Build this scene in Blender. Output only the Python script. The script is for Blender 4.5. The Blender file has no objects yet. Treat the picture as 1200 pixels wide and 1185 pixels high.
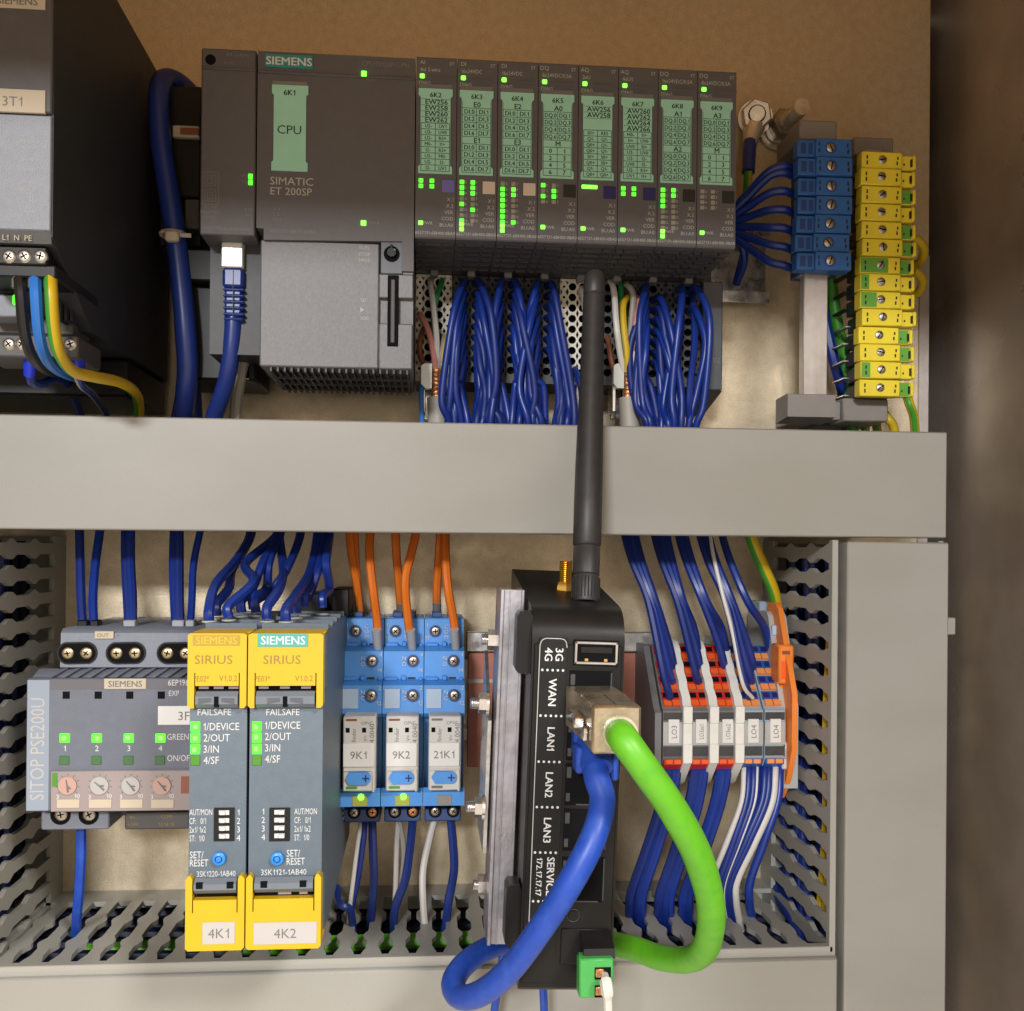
import bpy, math, random
import numpy as np
from mathutils import Vector, Matrix
random.seed(7)
sc = bpy.context.scene
S = 0.001                                   # everything below is written in millimetres
# ---------------------------------------------------------------- camera (fitted to the duct lids and module pitch)
CX, CD, CZ = -156.70, 450.27, -5.29
YAW, PITCH, ROLL = 0.0847, 0.0029, -0.0088
F, PX, PY = 1192.83, 600.0, 639.36
def _cam_axes():
    cy, sy, cp, sp, cr, sr = math.cos(YAW), math.sin(YAW), math.cos(PITCH), math.sin(PITCH), math.cos(ROLL), math.sin(ROLL)
    r = np.array([cy, -sy, 0.]); f = np.array([sy, cy, 0.]); d = np.array([0., 0., -1.])
    f2 = f*cp - d*sp; d2 = d*cp + f*sp
    return r*cr + d2*sr, d2*cr - r*sr, f2
AR, AD, AF = _cam_axes()
cam = bpy.data.cameras.new('camera'); camo = bpy.data.objects.new('camera', cam); sc.collection.objects.link(camo)
camo.matrix_world = Matrix(((AR[0], -AD[0], -AF[0], CX*S), (AR[1], -AD[1], -AF[1], -CD*S), (AR[2], -AD[2], -AF[2], CZ*S), (0, 0, 0, 1)))
cam.sensor_fit = 'HORIZONTAL'; cam.sensor_width = 36; cam.lens = F/1200*36
cam.shift_y = (PY-592.5)/1200; cam.clip_start = 0.01; cam.clip_end = 50
sc.camera = camo
# ---------------------------------------------------------------- light: dim warm room, white lamp up to one side, warm lamp up to the other
w = bpy.data.worlds.new('World'); sc.world = w; w.use_nodes = True
bg = w.node_tree.nodes['Background']; bg.inputs[0].default_value = (1.0, 0.84, 0.66, 1); bg.inputs[1].default_value = 0.84
def lamp(name, az, el, dist, sx, sy, power, col):
    L = bpy.data.lights.new(name, 'AREA'); L.shape = 'RECTANGLE'; L.size = sx; L.size_y = sy; L.energy = power; L.color = col
    o = bpy.data.objects.new(name, L); sc.collection.objects.link(o)
    a, e = math.radians(az), math.radians(el)
    dv = Vector((math.sin(a)*math.cos(e), -math.cos(a)*math.cos(e), math.sin(e)))
    o.location = Vector((-0.15, -0.08, -0.05)) + dv*dist
    o.rotation_euler = (-dv).to_track_quat('-Z', 'Y').to_euler()
    return o
lamp('ceiling_lamp_white', -14, 17.5, 3.2, 0.45, 0.2, 55, (0.96, 0.98, 1.0))
lamp('ceiling_lamp_warm', 28, 33, 3.0, 0.5, 0.4, 52, (1.0, 0.96, 0.90))
sc.view_settings.view_transform = 'Standard'; sc.view_settings.look = 'None'
sc.view_settings.exposure = 0.3; sc.view_settings.gamma = 1.0
sc.cycles.max_bounces = 6; sc.cycles.diffuse_bounces = 3; sc.cycles.glossy_bounces = 3
sc.cycles.use_denoising = True; sc.cycles.caustics_reflective = False; sc.cycles.caustics_refractive = False
# ---------------------------------------------------------------- helpers
def at(px, py, d):
    """point (x, depth, z) in mm on the plane 'd' mm in front of the mounting panel under photo pixel px,py"""
    v = AR*((px-PX)/F) + AD*((py-PY)/F) + AF
    t = (CD-d)/v[1]
    return (CX+v[0]*t, d, CZ+v[2]*t)
def X(px, py, d): return at(px, py, d)[0]
def Z(px, py, d): return at(px, py, d)[2]
def lin(c): c = c/255; return c/12.92 if c <= 0.04045 else ((c+0.055)/1.055)**2.4
def rgb(r, g, b): return (lin(r), lin(g), lin(b), 1)
MATS = {}
def mat(name, col, rough=0.5, metal=0.0, emit=0.0, noise=0.0, scale=300, bump=0.0, bscale=900, alpha=1.0, trans=0.0, spec=0.5, coat=0.0, speck=None, rvar=0.0, smear=None):
    m = bpy.data.materials.new(name); m.use_nodes = True; nt = m.node_tree; N = nt.nodes; L = nt.links
    b = N['Principled BSDF']; b.inputs['Base Color'].default_value = col; b.inputs['Roughness'].default_value = rough
    b.inputs['Metallic'].default_value = metal; b.inputs['Specular IOR Level'].default_value = spec
    if coat: b.inputs['Coat Weight'].default_value = coat; b.inputs['Coat Roughness'].default_value = 0.15
    if alpha < 1: b.inputs['Alpha'].default_value = alpha
    if trans: b.inputs['Transmission Weight'].default_value = trans
    if emit: b.inputs['Base Color'].default_value = tuple(c*.12 for c in col[:3])+(1,); b.inputs['Emission Color'].default_value = col; b.inputs['Emission Strength'].default_value = emit
    tc = N.new('ShaderNodeTexCoord'); src = tc.outputs['Object']
    if noise or speck:
        n1 = N.new('ShaderNodeTexNoise'); n1.inputs['Scale'].default_value = scale; n1.inputs['Detail'].default_value = 5; L.new(src, n1.inputs['Vector'])
        mx = N.new('ShaderNodeMix'); mx.data_type = 'RGBA'; mx.blend_type = 'MIX'
        dk = tuple(c*(1-noise) for c in col[:3])+(1,); lt = tuple(min(1, c*(1+noise)) for c in col[:3])+(1,)
        mx.inputs[6].default_value = dk; mx.inputs[7].default_value = lt
        rp = N.new('ShaderNodeMapRange'); rp.inputs[1].default_value = 0.3; rp.inputs[2].default_value = 0.7
        L.new(n1.outputs['Fac'], rp.inputs[0]); L.new(rp.outputs[0], mx.inputs[0]); out = mx.outputs[2]
        if smear:
            n3 = N.new('ShaderNodeTexNoise'); n3.inputs['Scale'].default_value = smear[0]; n3.inputs['Detail'].default_value = 4
            mp = N.new('ShaderNodeMapping'); mp.inputs['Scale'].default_value = smear[2]; L.new(src, mp.inputs['Vector']); L.new(mp.outputs[0], n3.inputs['Vector'])
            m3 = N.new('ShaderNodeMix'); m3.data_type = 'RGBA'; m3.blend_type = 'MULTIPLY'; m3.inputs[7].default_value = smear[1]
            r3 = N.new('ShaderNodeMapRange'); r3.inputs[1].default_value = 0.42; r3.inputs[2].default_value = 0.68
            L.new(n3.outputs['Fac'], r3.inputs[0]); L.new(r3.outputs[0], m3.inputs[0]); L.new(out, m3.inputs[6]); out = m3.outputs[2]
        if speck:
            n2 = N.new('ShaderNodeTexNoise'); n2.inputs['Scale'].default_value = speck[0]; n2.inputs['Detail'].default_value = 2; L.new(src, n2.inputs['Vector'])
            m2 = N.new('ShaderNodeMix'); m2.data_type = 'RGBA'; m2.inputs[7].default_value = speck[1]
            r2 = N.new('ShaderNodeMapRange'); r2.inputs[1].default_value = 0.5; r2.inputs[2].default_value = 0.72; r2.inputs[4].default_value = speck[2]
            L.new(n2.outputs['Fac'], r2.inputs[0]); L.new(r2.outputs[0], m2.inputs[0]); L.new(out, m2.inputs[6]); out = m2.outputs[2]
        L.new(out, b.inputs['Base Color'])
        if emit: pass
    if rvar:
        n4 = N.new('ShaderNodeTexNoise'); n4.inputs['Scale'].default_value = scale*0.4; n4.inputs['Detail'].default_value = 6; L.new(src, n4.inputs['Vector'])
        r4 = N.new('ShaderNodeMapRange'); r4.inputs[1].default_value = 0.3; r4.inputs[2].default_value = 0.7
        r4.inputs[3].default_value = max(0.03, rough-rvar); r4.inputs[4].default_value = min(1, rough+rvar)
        L.new(n4.outputs['Fac'], r4.inputs[0]); L.new(r4.outputs[0], b.inputs['Roughness'])
    if bump:
        nb = N.new('ShaderNodeTexNoise'); nb.inputs['Scale'].default_value = bscale; nb.inputs['Detail'].default_value = 3; L.new(src, nb.inputs['Vector'])
        bp = N.new('ShaderNodeBump'); bp.inputs['Strength'].default_value = bump; bp.inputs['Distance'].default_value = 0.0003
        L.new(nb.outputs['Fac'], bp.inputs['Height']); L.new(bp.outputs[0], b.inputs['Normal'])
    MATS[name] = m; return m
_fonts = {}
def _run(s):
    if s not in _fonts:
        c = bpy.data.curves.new('font', 'FONT'); c.body = s; c.align_x = 'LEFT'; c.resolution_u = 2
        o = bpy.data.objects.new('font', c); sc.collection.objects.link(o); bpy.context.view_layer.update()
        me = bpy.data.meshes.new_from_object(o.evaluated_get(bpy.context.evaluated_depsgraph_get()))
        vs = [(v.co.x/0.70, v.co.y/0.70) for v in me.vertices]; fs = [tuple(p.vertices) for p in me.polygons]
        bpy.data.objects.remove(o); bpy.data.curves.remove(c); bpy.data.meshes.remove(me)
        _fonts[s] = (vs, fs)
    return _fonts[s]
ONE = ([(.30, 0), (.42, 0), (.42, 1.0), (.32, 1.0), (.30, .84), (.10, .74), (.10, .62), (.30, .70)], [(0, 1, 2, 3, 4, 7), (4, 5, 6, 7)])
def glyphs(s, bold):
    """outlines of a line of print, centred; the digit one is drawn with its flag; bold is a doubled strike"""
    vs, fs, x = [], [], 0.0; part = ''
    def add(g, dx):
        n = len(vs); vs.extend((a+dx, b) for a, b in g[0]); fs.extend(tuple(n+i for i in f) for f in g[1])
    def flush():
        nonlocal x, part
        if part.strip():
            g = _run(part); add(g, x); x += max(p[0] for p in g[0])+.07+.3*(len(part)-len(part.rstrip()))
        else: x += .3*len(part)
        part = ''
    for ch in s:
        if ch == '1': flush(); add(ONE, x); x += .56
        else: part += ch
    flush()
    if not vs: return vs, fs
    m = (min(p[0] for p in vs)+max(p[0] for p in vs))/2; vs = [(a-m, b) for a, b in vs]
    if bold:
        n = len(vs); vs = vs+[(a+.06, b) for a, b in vs]+[(a+.03, b+.02) for a, b in vs]; fs = fs+[tuple(i+n for i in f) for f in fs]+[tuple(i+2*n for i in f) for f in fs]
    return vs, fs
class MB:
    """collects shapes (x, depth, z in mm) that become ONE mesh object"""
    def __init__(s): s.v = []; s.f = []; s.m = []; s.mi = 0
    def face(s, idx): s.f.append(tuple(idx)); s.m.append(s.mi)
    def mat(s, i): s.mi = i; return s
    def box(s, x0, x1, d0, d1, z0, z1, bev=0.0):
        if x0 > x1: x0, x1 = x1, x0
        if d0 > d1: d0, d1 = d1, d0
        if z0 > z1: z0, z1 = z1, z0
        lo, hi = (x0, d0, z0), (x1, d1, z1); n = len(s.v)
        bev = min(bev, (x1-x0)*.49, (d1-d0)*.49, (z1-z0)*.49)
        if bev <= 0:
            for k in range(8): s.v.append(tuple(hi[a] if k >> a & 1 else lo[a] for a in range(3)))
            for q in ((0,1,3,2),(4,6,7,5),(0,4,5,1),(2,3,7,6),(0,2,6,4),(1,5,7,3)): s.face([n+i for i in q])
            return s
        for k in range(8):
            for a in range(3):
                p = []
                for b in range(3):
                    h = k >> b & 1
                    p.append((hi[b] if h else lo[b]) + (0 if b == a else (-bev if h else bev)))
                s.v.append(tuple(p))
        V = lambda k, a: n+k*3+a
        for a in range(3):
            b, c = (a+1) % 3, (a+2) % 3
            for h in (0, 1):
                s.face([V(h << a | (i << b) | (j << c), a) for i, j in ((0,0),(1,0),(1,1),(0,1))])
        for a in range(3):
            b, c = (a+1) % 3, (a+2) % 3
            for i in (0, 1):
                for j in (0, 1):
                    k0 = i << b | j << c; k1 = k0 | 1 << a
                    s.face([V(k0, b), V(k1, b), V(k1, c), V(k0, c)])
        for k in range(8): s.face([V(k, 0), V(k, 1), V(k, 2)])
        return s
    def bpx(s, px0, py0, px1, py1, d1, d0, bev=0.0):
        """box whose front face (at depth d1) covers these photo pixels, going back to d0"""
        mx, my = (px0+px1)/2, (py0+py1)/2
        return s.box(X(px0, my, d1), X(px1, my, d1), d0, d1, Z(mx, py1, d1), Z(mx, py0, d1), bev)
    def _prism(s, P0, P1):
        n = len(s.v); k = len(P0); s.v += P0; s.v += P1
        s.face(range(n, n+k)); s.face(range(n+2*k-1, n+k-1, -1))
        for i in range(k): j = (i+1) % k; s.face((n+i, n+j, n+k+j, n+k+i))
        return s
    def prism_x(s, poly, x0, x1): return s._prism([(x0, d, z) for d, z in poly], [(x1, d, z) for d, z in poly])
    def prism_d(s, poly, d0, d1): return s._prism([(x, d0, z) for x, z in poly], [(x, d1, z) for x, z in poly])
    def prism_z(s, poly, z0, z1): return s._prism([(x, d, z0) for x, d in poly], [(x, d, z1) for x, d in poly])
    def ring(s, c, u, w, r, n, ph=0): return [tuple(c[i]+r*(math.cos(ph+2*math.pi*k/n)*u[i]+math.sin(ph+2*math.pi*k/n)*w[i]) for i in range(3)) for k in range(n)]
    def tube(s, pts, r, n=8, sides=None, cap=True, ph=0, twist=0):
        P = [Vector(p) for p in pts]; N = len(P); R = r if isinstance(r, (list, tuple)) else [r]*N
        T = []
        for i in range(N):
            t = (P[min(i+1, N-1)]-P[max(i-1, 0)])
            T.append(t.normalized() if t.length > 1e-9 else (T[-1] if T else Vector((0, 0, 1))))
        up = Vector((0, 1, 0)) if abs(T[0].y) < .8 else Vector((1, 0, 0))
        u = (up-T[0]*up.dot(T[0])).normalized(); base = len(s.v)
        for i in range(N):
            u = (u-T[i]*u.dot(T[i])).normalized(); ww = T[i].cross(u)
            s.v += s.ring(P[i], u, ww, R[i], n, ph+twist*i)
        for i in range(N-1):
            for k in range(n):
                j = (k+1) % n
                if sides: s.mi = sides[k % len(sides)]
                s.face((base+i*n+k, base+i*n+j, base+(i+1)*n+j, base+(i+1)*n+k))
        if cap: s.face(range(base+n-1, base-1, -1)); s.face(range(base+(N-1)*n, base+N*n))
        return s
    def cyl(s, c, axis, r, L, n=12, r2=None, ph=0):
        a = {'x': (1, 0, 0), 'd': (0, 1, 0), 'z': (0, 0, 1)}[axis] if isinstance(axis, str) else axis
        c2 = tuple(c[i]+a[i]*L for i in range(3))
        return s.tube([c, c2], [r, r if r2 is None else r2], n, ph=ph)
    def text(s, t, x, d, z, h, bold=False, rot=0, sx=1.0, align='C', sk=0):
        """flat print, cap height h, centred on x (or starting / ending there), middle at z"""
        vs, fs = glyphs(t, bold)
        if not vs: return s
        xs = [p[0] for p in vs]; o = {'C': 0, 'L': -min(xs), 'R': -max(xs)}[align]
        ca, sa = math.cos(math.radians(rot)), math.sin(math.radians(rot)); n = len(s.v)
        for k, (a, b) in enumerate(vs):
            a = (a+o)*h*sx; b = (b-0.5)*h; e = .012*(3*k//len(vs)) if bold else 0
            s.v.append((x+a*ca-b*sa, d+e, z+a*sa+b*ca))
        for f in fs: s.face([n+i for i in f])
        return s
    def tpx(s, t, px, py, d, hpx, **k):
        x, _, z = at(px, py, d); return s.text(t, x, d, z, hpx*(CD-d)/F, **k)
    def hole_cell(s, x, z, wx, wz, r, d, depth, n=8):
        """a square of front face with a real round hole in it: rim at depth d, wall going back"""
        b = len(s.v); m0 = s.mi
        for k in range(n):
            a = 2*math.pi*(k+.5)/n; c, q = math.cos(a), math.sin(a); f = 1/max(abs(c), abs(q))
            s.v += [(x+c*f*wx/2, d, z+q*f*wz/2), (x+c*r, d, z+q*r), (x+c*r*.92, d-depth, z+q*r*.92)]
        for k in range(n):
            j = (k+1) % n
            s.face((b+k*3, b+j*3, b+j*3+1, b+k*3+1)); s.mi = m0+1; s.face((b+k*3+1, b+j*3+1, b+j*3+2, b+k*3+2)); s.mi = m0
        s.mi = m0+1; s.face([b+k*3+2 for k in range(n)]); s.mi = m0
        return s
    def mesh(s, name, org=(0, 0, 0)):
        me = bpy.data.meshes.new(name)
        me.from_pydata([((p[0]-org[0])*S, -(p[1]-org[1])*S, (p[2]-org[2])*S) for p in s.v], [], s.f)
        me.polygons.foreach_set('material_index', s.m)
        return me
    def build(s, name, mats, parent=None, smooth=True, flat=False):
        org = parent['_o'] if parent else (0, 0, 0)
        me = s.mesh(name, org)
        if not flat:
            import bmesh
            bm = bmesh.new(); bm.from_mesh(me); bmesh.ops.recalc_face_normals(bm, faces=bm.faces); bm.to_mesh(me); bm.free()
        if smooth:
            me.polygons.foreach_set('use_smooth', [True]*len(me.polygons)); me.set_sharp_from_angle(angle=math.radians(38))
        for m in (mats if isinstance(mats, (list, tuple)) else [mats]): me.materials.append(MATS[m])
        o = bpy.data.objects.new(name, me); sc.collection.objects.link(o)
        if parent: o.parent = parent; o['_o'] = list(org)
        return o
def tag(o, label, cat, group=None, kind=None):
    if label: o['label'] = label
    if cat: o['category'] = cat
    if group: o['group'] = group
    if kind: o['kind'] = kind
    return o
def thing(name, label, cat, org, group=None):
    o = bpy.data.objects.new(name, None); sc.collection.objects.link(o); o.empty_display_size = .01
    o.location = (org[0]*S, -org[1]*S, org[2]*S); o['_o'] = list(org)
    return tag(o, label, cat, group)
def share(o, name, parent, off):
    """another piece with the same mesh, moved by off (x, d, z mm)"""
    c = bpy.data.objects.new(name, o.data); sc.collection.objects.link(c); c.parent = parent
    po = parent['_o']; so = o['_o']
    c.location = ((so[0]-po[0]+off[0])*S, -(so[1]-po[1]+off[1])*S, (so[2]-po[2]+off[2])*S); c['_o'] = list(po)
    return c
def smooth_path(P, k=7):
    P = [Vector(p) for p in P]
    if len(P) < 3: return P
    Q = [P[0]*2-P[1]]+P+[P[-1]*2-P[-2]]; out = []
    for i in range(1, len(Q)-2):
        a, b, c, e = Q[i-1:i+3]
        for j in range(k):
            t = j/k
            out.append(.5*((2*b)+(c-a)*t+(2*a-5*b+4*c-e)*t*t+(3*b-a-3*c+e)*t**3))
    return out+[P[-1]]
BLUES = ['blue_wire', 'blue_wire', 'blue_wire_b', 'blue_wire_c']
def wire(name, label, cat, pts, r, mats, group=None, n=8, sides=None, world=False, twist=0, k=7, ph=0):
    P = pts if world else [at(*p) for p in pts]
    Q = smooth_path(P, k)
    if not isinstance(r, (list, tuple)) and r > 3: Q = [q+Vector((.34*math.sin(i*.19+r), .30*math.sin(i*.15+2), .25*math.cos(i*.23))) for i, q in enumerate(Q)]; r = [r*(1+.010*math.sin(i*.31)+.006*math.sin(i*.9)) for i in range(len(Q))]
    if mats == 'blue_wire': mats = random.choice(BLUES)
    b = MB().tube(Q, r, n, sides=sides, twist=twist, ph=ph)
    return tag(b.build(name, mats), label, cat, group)
def screw(parent, x, d, z, r, m='screw_steel', slot='+', name='screw', ang=None, axis='d'):
    """pan head with a sunk slot or cross, facing the viewer"""
    b = MB(); n = 14; ang = random.uniform(0, 180) if ang is None else ang
    b.tube([(x, d-1.2, z), (x, d-.35, z), (x, d-.1, z), (x, d+.1, z), (x, d+.16, z)], [r, r, r*.9, r*.6, r*.2], n)
    b.mat(1)
    for a in ((ang,) if slot == '-' else (ang, ang+90)):
        ca, sa = math.cos(math.radians(a)), math.sin(math.radians(a)); l, t = (r*.84, r*.13) if slot == '-' else (r*.5, r*.11)
        q = [(x+u*l*ca-v*t*sa, z+u*l*sa+v*t*ca) for u, v in ((-1, -1), (1, -1), (1, 1), (-1, 1))]
        b.prism_d(q, d+.1, d+.19)
    return b.build(name, [m, 'dark_gap'], parent)
# ---------------------------------------------------------------- materials
mat('galvanised', (0.68, 0.575, 0.41, 1), 0.38, 0.45, noise=0.08, scale=260, bump=0.22, bscale=1100, rvar=.10, speck=(1700, (0.30, 0.24, 0.16, 1), 0.45), smear=(5, (.92, .89, .85, 1), (1, 1, .5)))
mat('side_steel', (0.37, 0.315, 0.27, 1), 0.33, 0.4, noise=0.12, scale=40, bump=0.12, bscale=220, rvar=.10, smear=(8, (.66, .60, .52, 1), (1, 1.2, .8)))
mat('roof_warm_bounce', (0.80, 0.45, 0.12, 1), 0.5, 0.1, noise=.08, scale=30)  # orange tint added to the unseen roof to warm the upper panel
mat('zinc', (0.55, 0.54, 0.53, 1), 0.34, 0.9, noise=0.15, scale=500, rvar=.12)
mat('zinc_bright', (0.78, 0.77, 0.78, 1), 0.24, 1.0, noise=0.12, scale=600, rvar=.1)
mat('duct_lid', (0.325, 0.318, 0.292, 1), 0.42, noise=0.045, scale=9, bump=0.06, bscale=380, rvar=.09, smear=(11, (.90, .89, .86, 1), (1, 1, 2.2)), speck=(900, (.25, .24, .21, 1), .10))  # same plastic as the duct walls, toned down where more light falls
mat('duct_grey', (0.36, 0.352, 0.318, 1), 0.42, noise=0.035, scale=14, bump=0.05, bscale=500)
mat('dark_gap', (0.004, 0.004, 0.005, 1), 0.8, spec=.12)
mat('black', (0.008, 0.008, 0.008, 1), 0.45, spec=.3, noise=0.2, scale=200)
mat('black_gloss', (0.012, 0.011, 0.011, 1), 0.34, spec=.22, noise=0.15, scale=90, bump=.06, bscale=1500, rvar=.06)
mat('antenna_black', (0.028, 0.027, 0.028, 1), 0.46, noise=0.15, scale=300, bump=.12, bscale=2500)
mat('psu_dark', (0.022, 0.025, 0.031, 1), 0.55, noise=0.12, scale=120, bump=.1, bscale=1800)
mat('psu_head', (0.075, 0.071, 0.072, 1), 0.5, noise=0.08, scale=200, bump=.15, bscale=2200)
mat('psu_front', (0.20, 0.215, 0.25, 1), 0.42, noise=0.06, scale=400, bump=.25, bscale=2500)
mat('et_front', (0.095, 0.091, 0.098, 1), 0.55, noise=0.05, scale=300, bump=.12, bscale=2600)
mat('et_block', (0.155, 0.152, 0.16, 1), 0.42, noise=0.08, scale=700, bump=.3, bscale=2600)
mat('et_dark', (0.045, 0.044, 0.047, 1), 0.5, noise=0.15, scale=300)
mat('et_end', (0.088, 0.095, 0.115, 1), 0.45, noise=0.07, scale=300)
mat('tag_green', (0.33, 0.66, 0.52, 1), 0.6, noise=0.04, scale=150)
mat('teal', (0.03, 0.23, 0.225, 1), 0.45)
mat('print_black', (0.010, 0.012, 0.011, 1), 0.6)
mat('print_white', (0.62, 0.62, 0.62, 1), 0.6)
mat('label_white', (0.74, 0.73, 0.71, 1), 0.55)  # brighter copy of the label paper for labels lying in shade
mat('print_soft', (0.42, 0.41, 0.39, 1), 0.6)
mat('print_faint', (0.19, 0.175, 0.165, 1), 0.6)
mat('print_grey', (0.16, 0.155, 0.15, 1), 0.6)
mat('print_yellowish', (0.27, 0.185, 0.03, 1), 0.6)
mat('paper', (0.47, 0.45, 0.44, 1), 0.6, noise=0.02, scale=60)
mat('paper_warm', (0.50, 0.43, 0.325, 1), 0.6, noise=0.03, scale=60)
mat('tab_violet', (0.15, 0.14, 0.44, 1), 0.5); mat('tab_navy', (0.012, 0.012, 0.12, 1), 0.5); mat('tab_cream', (0.62, 0.53, 0.46, 1), 0.5)
mat('led_green', (0.10, 1.0, 0.035, 1), 0.4, emit=1.45); mat('led_lime', (0.17, 1.0, 0.05, 1), 0.4, emit=2.5); mat('led_core', (0.24, 1.0, 0.13, 1), 0.4, emit=1.6)
mat('led_off', (0.30, 0.30, 0.25, 1), 0.4); mat('led_dim', (0.05, 0.14, 0.05, 1), 0.35); mat('led_olive', (0.07, 0.24, 0.02, 1), 0.35)
mat('bu_beige', (0.80, 0.74, 0.64, 1), 0.55, noise=.06, scale=300); mat('bu_dark', (0.065, 0.066, 0.072, 1), 0.5, noise=.1, scale=300)
mat('blue_wire', (0.008, 0.030, 0.225, 1), 0.38, noise=.10, scale=120, bump=.03, bscale=400)
mat('blue_wire_b', (0.007, 0.024, 0.185, 1), 0.48, noise=.10, scale=120, bump=.03, bscale=400)
mat('blue_wire_c', (0.010, 0.036, 0.26, 1), 0.33, noise=.10, scale=120, bump=.03, bscale=400)
mat('blue_cable', (0.014, 0.034, 0.20, 1), 0.36, noise=.08, scale=60, bump=.05, bscale=500)
mat('patch_blue', (0.012, 0.060, 0.40, 1), 0.44, noise=.10, scale=70, bump=.10, bscale=500, rvar=.10, speck=(260, (.03, .10, .45, 1), .5))
mat('patch_green', (0.12, 0.44, 0.016, 1), 0.46, noise=.09, scale=70, bump=.10, bscale=500, rvar=.10, speck=(240, (.07, .36, .02, 1), .5))
mat('light_blue_wire', (0.03, 0.19, 0.66, 1), 0.38)
mat('blue_collar', (0.012, 0.035, 0.62, 1), 0.4)
mat('white_wire', (0.66, 0.63, 0.59, 1), 0.45, noise=.05, scale=100); mat('grey_wire', (0.36, 0.34, 0.31, 1), 0.45); mat('grey_cable', (0.42, 0.39, 0.34, 1), 0.5, noise=.06, scale=80)
mat('pink_wire', (0.72, 0.30, 0.27, 1), 0.42); mat('brown_wire', (0.24, 0.075, 0.04, 1), 0.45); mat('green_wire', (0.02, 0.24, 0.07, 1), 0.42); mat('yellow_wire', (0.62, 0.42, 0.012, 1), 0.42)
mat('pe_green', (0.055, 0.30, 0.025, 1), 0.42); mat('black_wire', (0.014, 0.013, 0.012, 1), 0.4); mat('orange_wire', (0.74, 0.175, 0.016, 1), 0.4, noise=.06, scale=100)
mat('copper', (0.85, 0.36, 0.16, 1), 0.36, 0.85, noise=.3, scale=900, bump=.8, bscale=1200)
mat('brass', (0.78, 0.52, 0.13, 1), 0.28, 1.0); mat('brass_dull', (0.68, 0.61, 0.49, 1), 0.33, .55, noise=.15, scale=300, rvar=.1)
mat('screw_steel', (0.46, 0.42, 0.37, 1), 0.36, 0.95, noise=.25, scale=800); mat('screw_gold', (0.55, 0.44, 0.28, 1), 0.36, .95, noise=.25, scale=800)
mat('tin_bar', (0.50, 0.46, 0.43, 1), 0.42, 0.5, noise=.10, scale=180, bump=.2, bscale=600, smear=(30, (.82, .78, .74, 1), (3, 1, .25)))
mat('n_blue', (0.028, 0.125, 0.40, 1), 0.45, noise=.06, scale=200); mat('n_blue_dark', (0.014, 0.05, 0.20, 1), 0.5)
mat('pe_yellow', (0.86, 0.70, 0.045, 1), 0.45, noise=.05, scale=200); mat('pe_block_green', (0.13, 0.38, 0.05, 1), 0.45)
mat('holder_grey', (0.26, 0.24, 0.225, 1), 0.5, noise=.04, scale=200)
mat('pse_grey', (0.125, 0.14, 0.18, 1), 0.45, noise=.05, scale=300, bump=.22, bscale=2400); mat('pse_head', (0.185, 0.205, 0.255, 1), 0.45, noise=.05, scale=500, bump=.3, bscale=2400)
mat('pse_band', (0.115, 0.112, 0.13, 1), 0.45); mat('pse_strip', (0.25, 0.295, 0.37, 1), 0.42); mat('pse_cover', (0.30, 0.255, 0.255, 1), 0.22, noise=.05, scale=40, coat=.3); mat('dial', (0.40, 0.385, 0.38, 1), 0.45); mat('dial_red', (0.46, 0.29, 0.24, 1), 0.45)
mat('relay_grey', (0.10, 0.135, 0.172, 1), 0.45, noise=.05, scale=300, bump=.18, bscale=2400); mat('hinge_grey', (0.15, 0.175, 0.21, 1), 0.42, noise=.04, scale=200)
mat('safety_yellow', (0.62, 0.40, 0.008, 1), 0.42, noise=.025, scale=120); mat('yellow_mark', (0.40, 0.27, 0.03, 1), 0.5); mat('teal_light', (0.06, 0.36, 0.36, 1), 0.45)
mat('button_blue', (0.02, 0.25, 0.80, 1), 0.35); mat('relay_blue', (0.075, 0.30, 0.76, 1), 0.42, noise=.04, scale=200); mat('relay_navy', (0.035, 0.075, 0.22, 1), 0.45); mat('pale_blue', (0.42, 0.55, 0.72, 1), 0.5); mat('relay_white', (0.60, 0.59, 0.57, 1), 0.45, noise=.03, scale=200)
mat('ferrule_grey', (0.36, 0.37, 0.40, 1), 0.45); mat('ferrule_blue_grey', (0.22, 0.29, 0.40, 1), 0.45)
mat('rail_red_reflection', (0.52, 0.20, 0.15, 1), 0.34, 0.25, noise=.14, scale=80, rvar=.1)  # red-orange reflection put into the base colour of plain metal
mat('term_grey', (0.17, 0.17, 0.175, 1), 0.5, noise=.08, scale=300); mat('term_red', (0.55, 0.022, 0.014, 1), 0.45); mat('term_orange', (0.86, 0.12, 0.02, 1), 0.42); mat('term_light_orange', (0.86, 0.30, 0.09, 1), 0.42)
mat('term_blue', (0.018, 0.09, 0.36, 1), 0.45); mat('term_pale', (0.34, 0.42, 0.50, 1), 0.45); mat('divider_white', (0.80, 0.78, 0.73, 1), 0.5, noise=.04, scale=200); mat('end_orange', (0.86, 0.235, 0.035, 1), 0.42, noise=.05, scale=150); mat('pe_grey', (0.42, 0.43, 0.43, 1), 0.48)
mat('clear_strip', (0.42, 0.42, 0.41, 1), 0.25, noise=.06, scale=200, coat=.4)
mat('plug_metal', (0.52, 0.44, 0.32, 1), 0.33, 0.9, noise=.12, scale=250, bump=.25, bscale=900, rvar=.1); mat('plug_green', (0.06, 0.36, 0.08, 1), 0.42, noise=.06, scale=200)
mat('rail_alu', (0.42, 0.415, 0.46, 1), 0.36, .6, noise=.16, scale=220, bump=.3, bscale=500, rvar=.12, smear=(40, (.7, .68, .7, 1), (3, 1, .12)))
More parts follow.
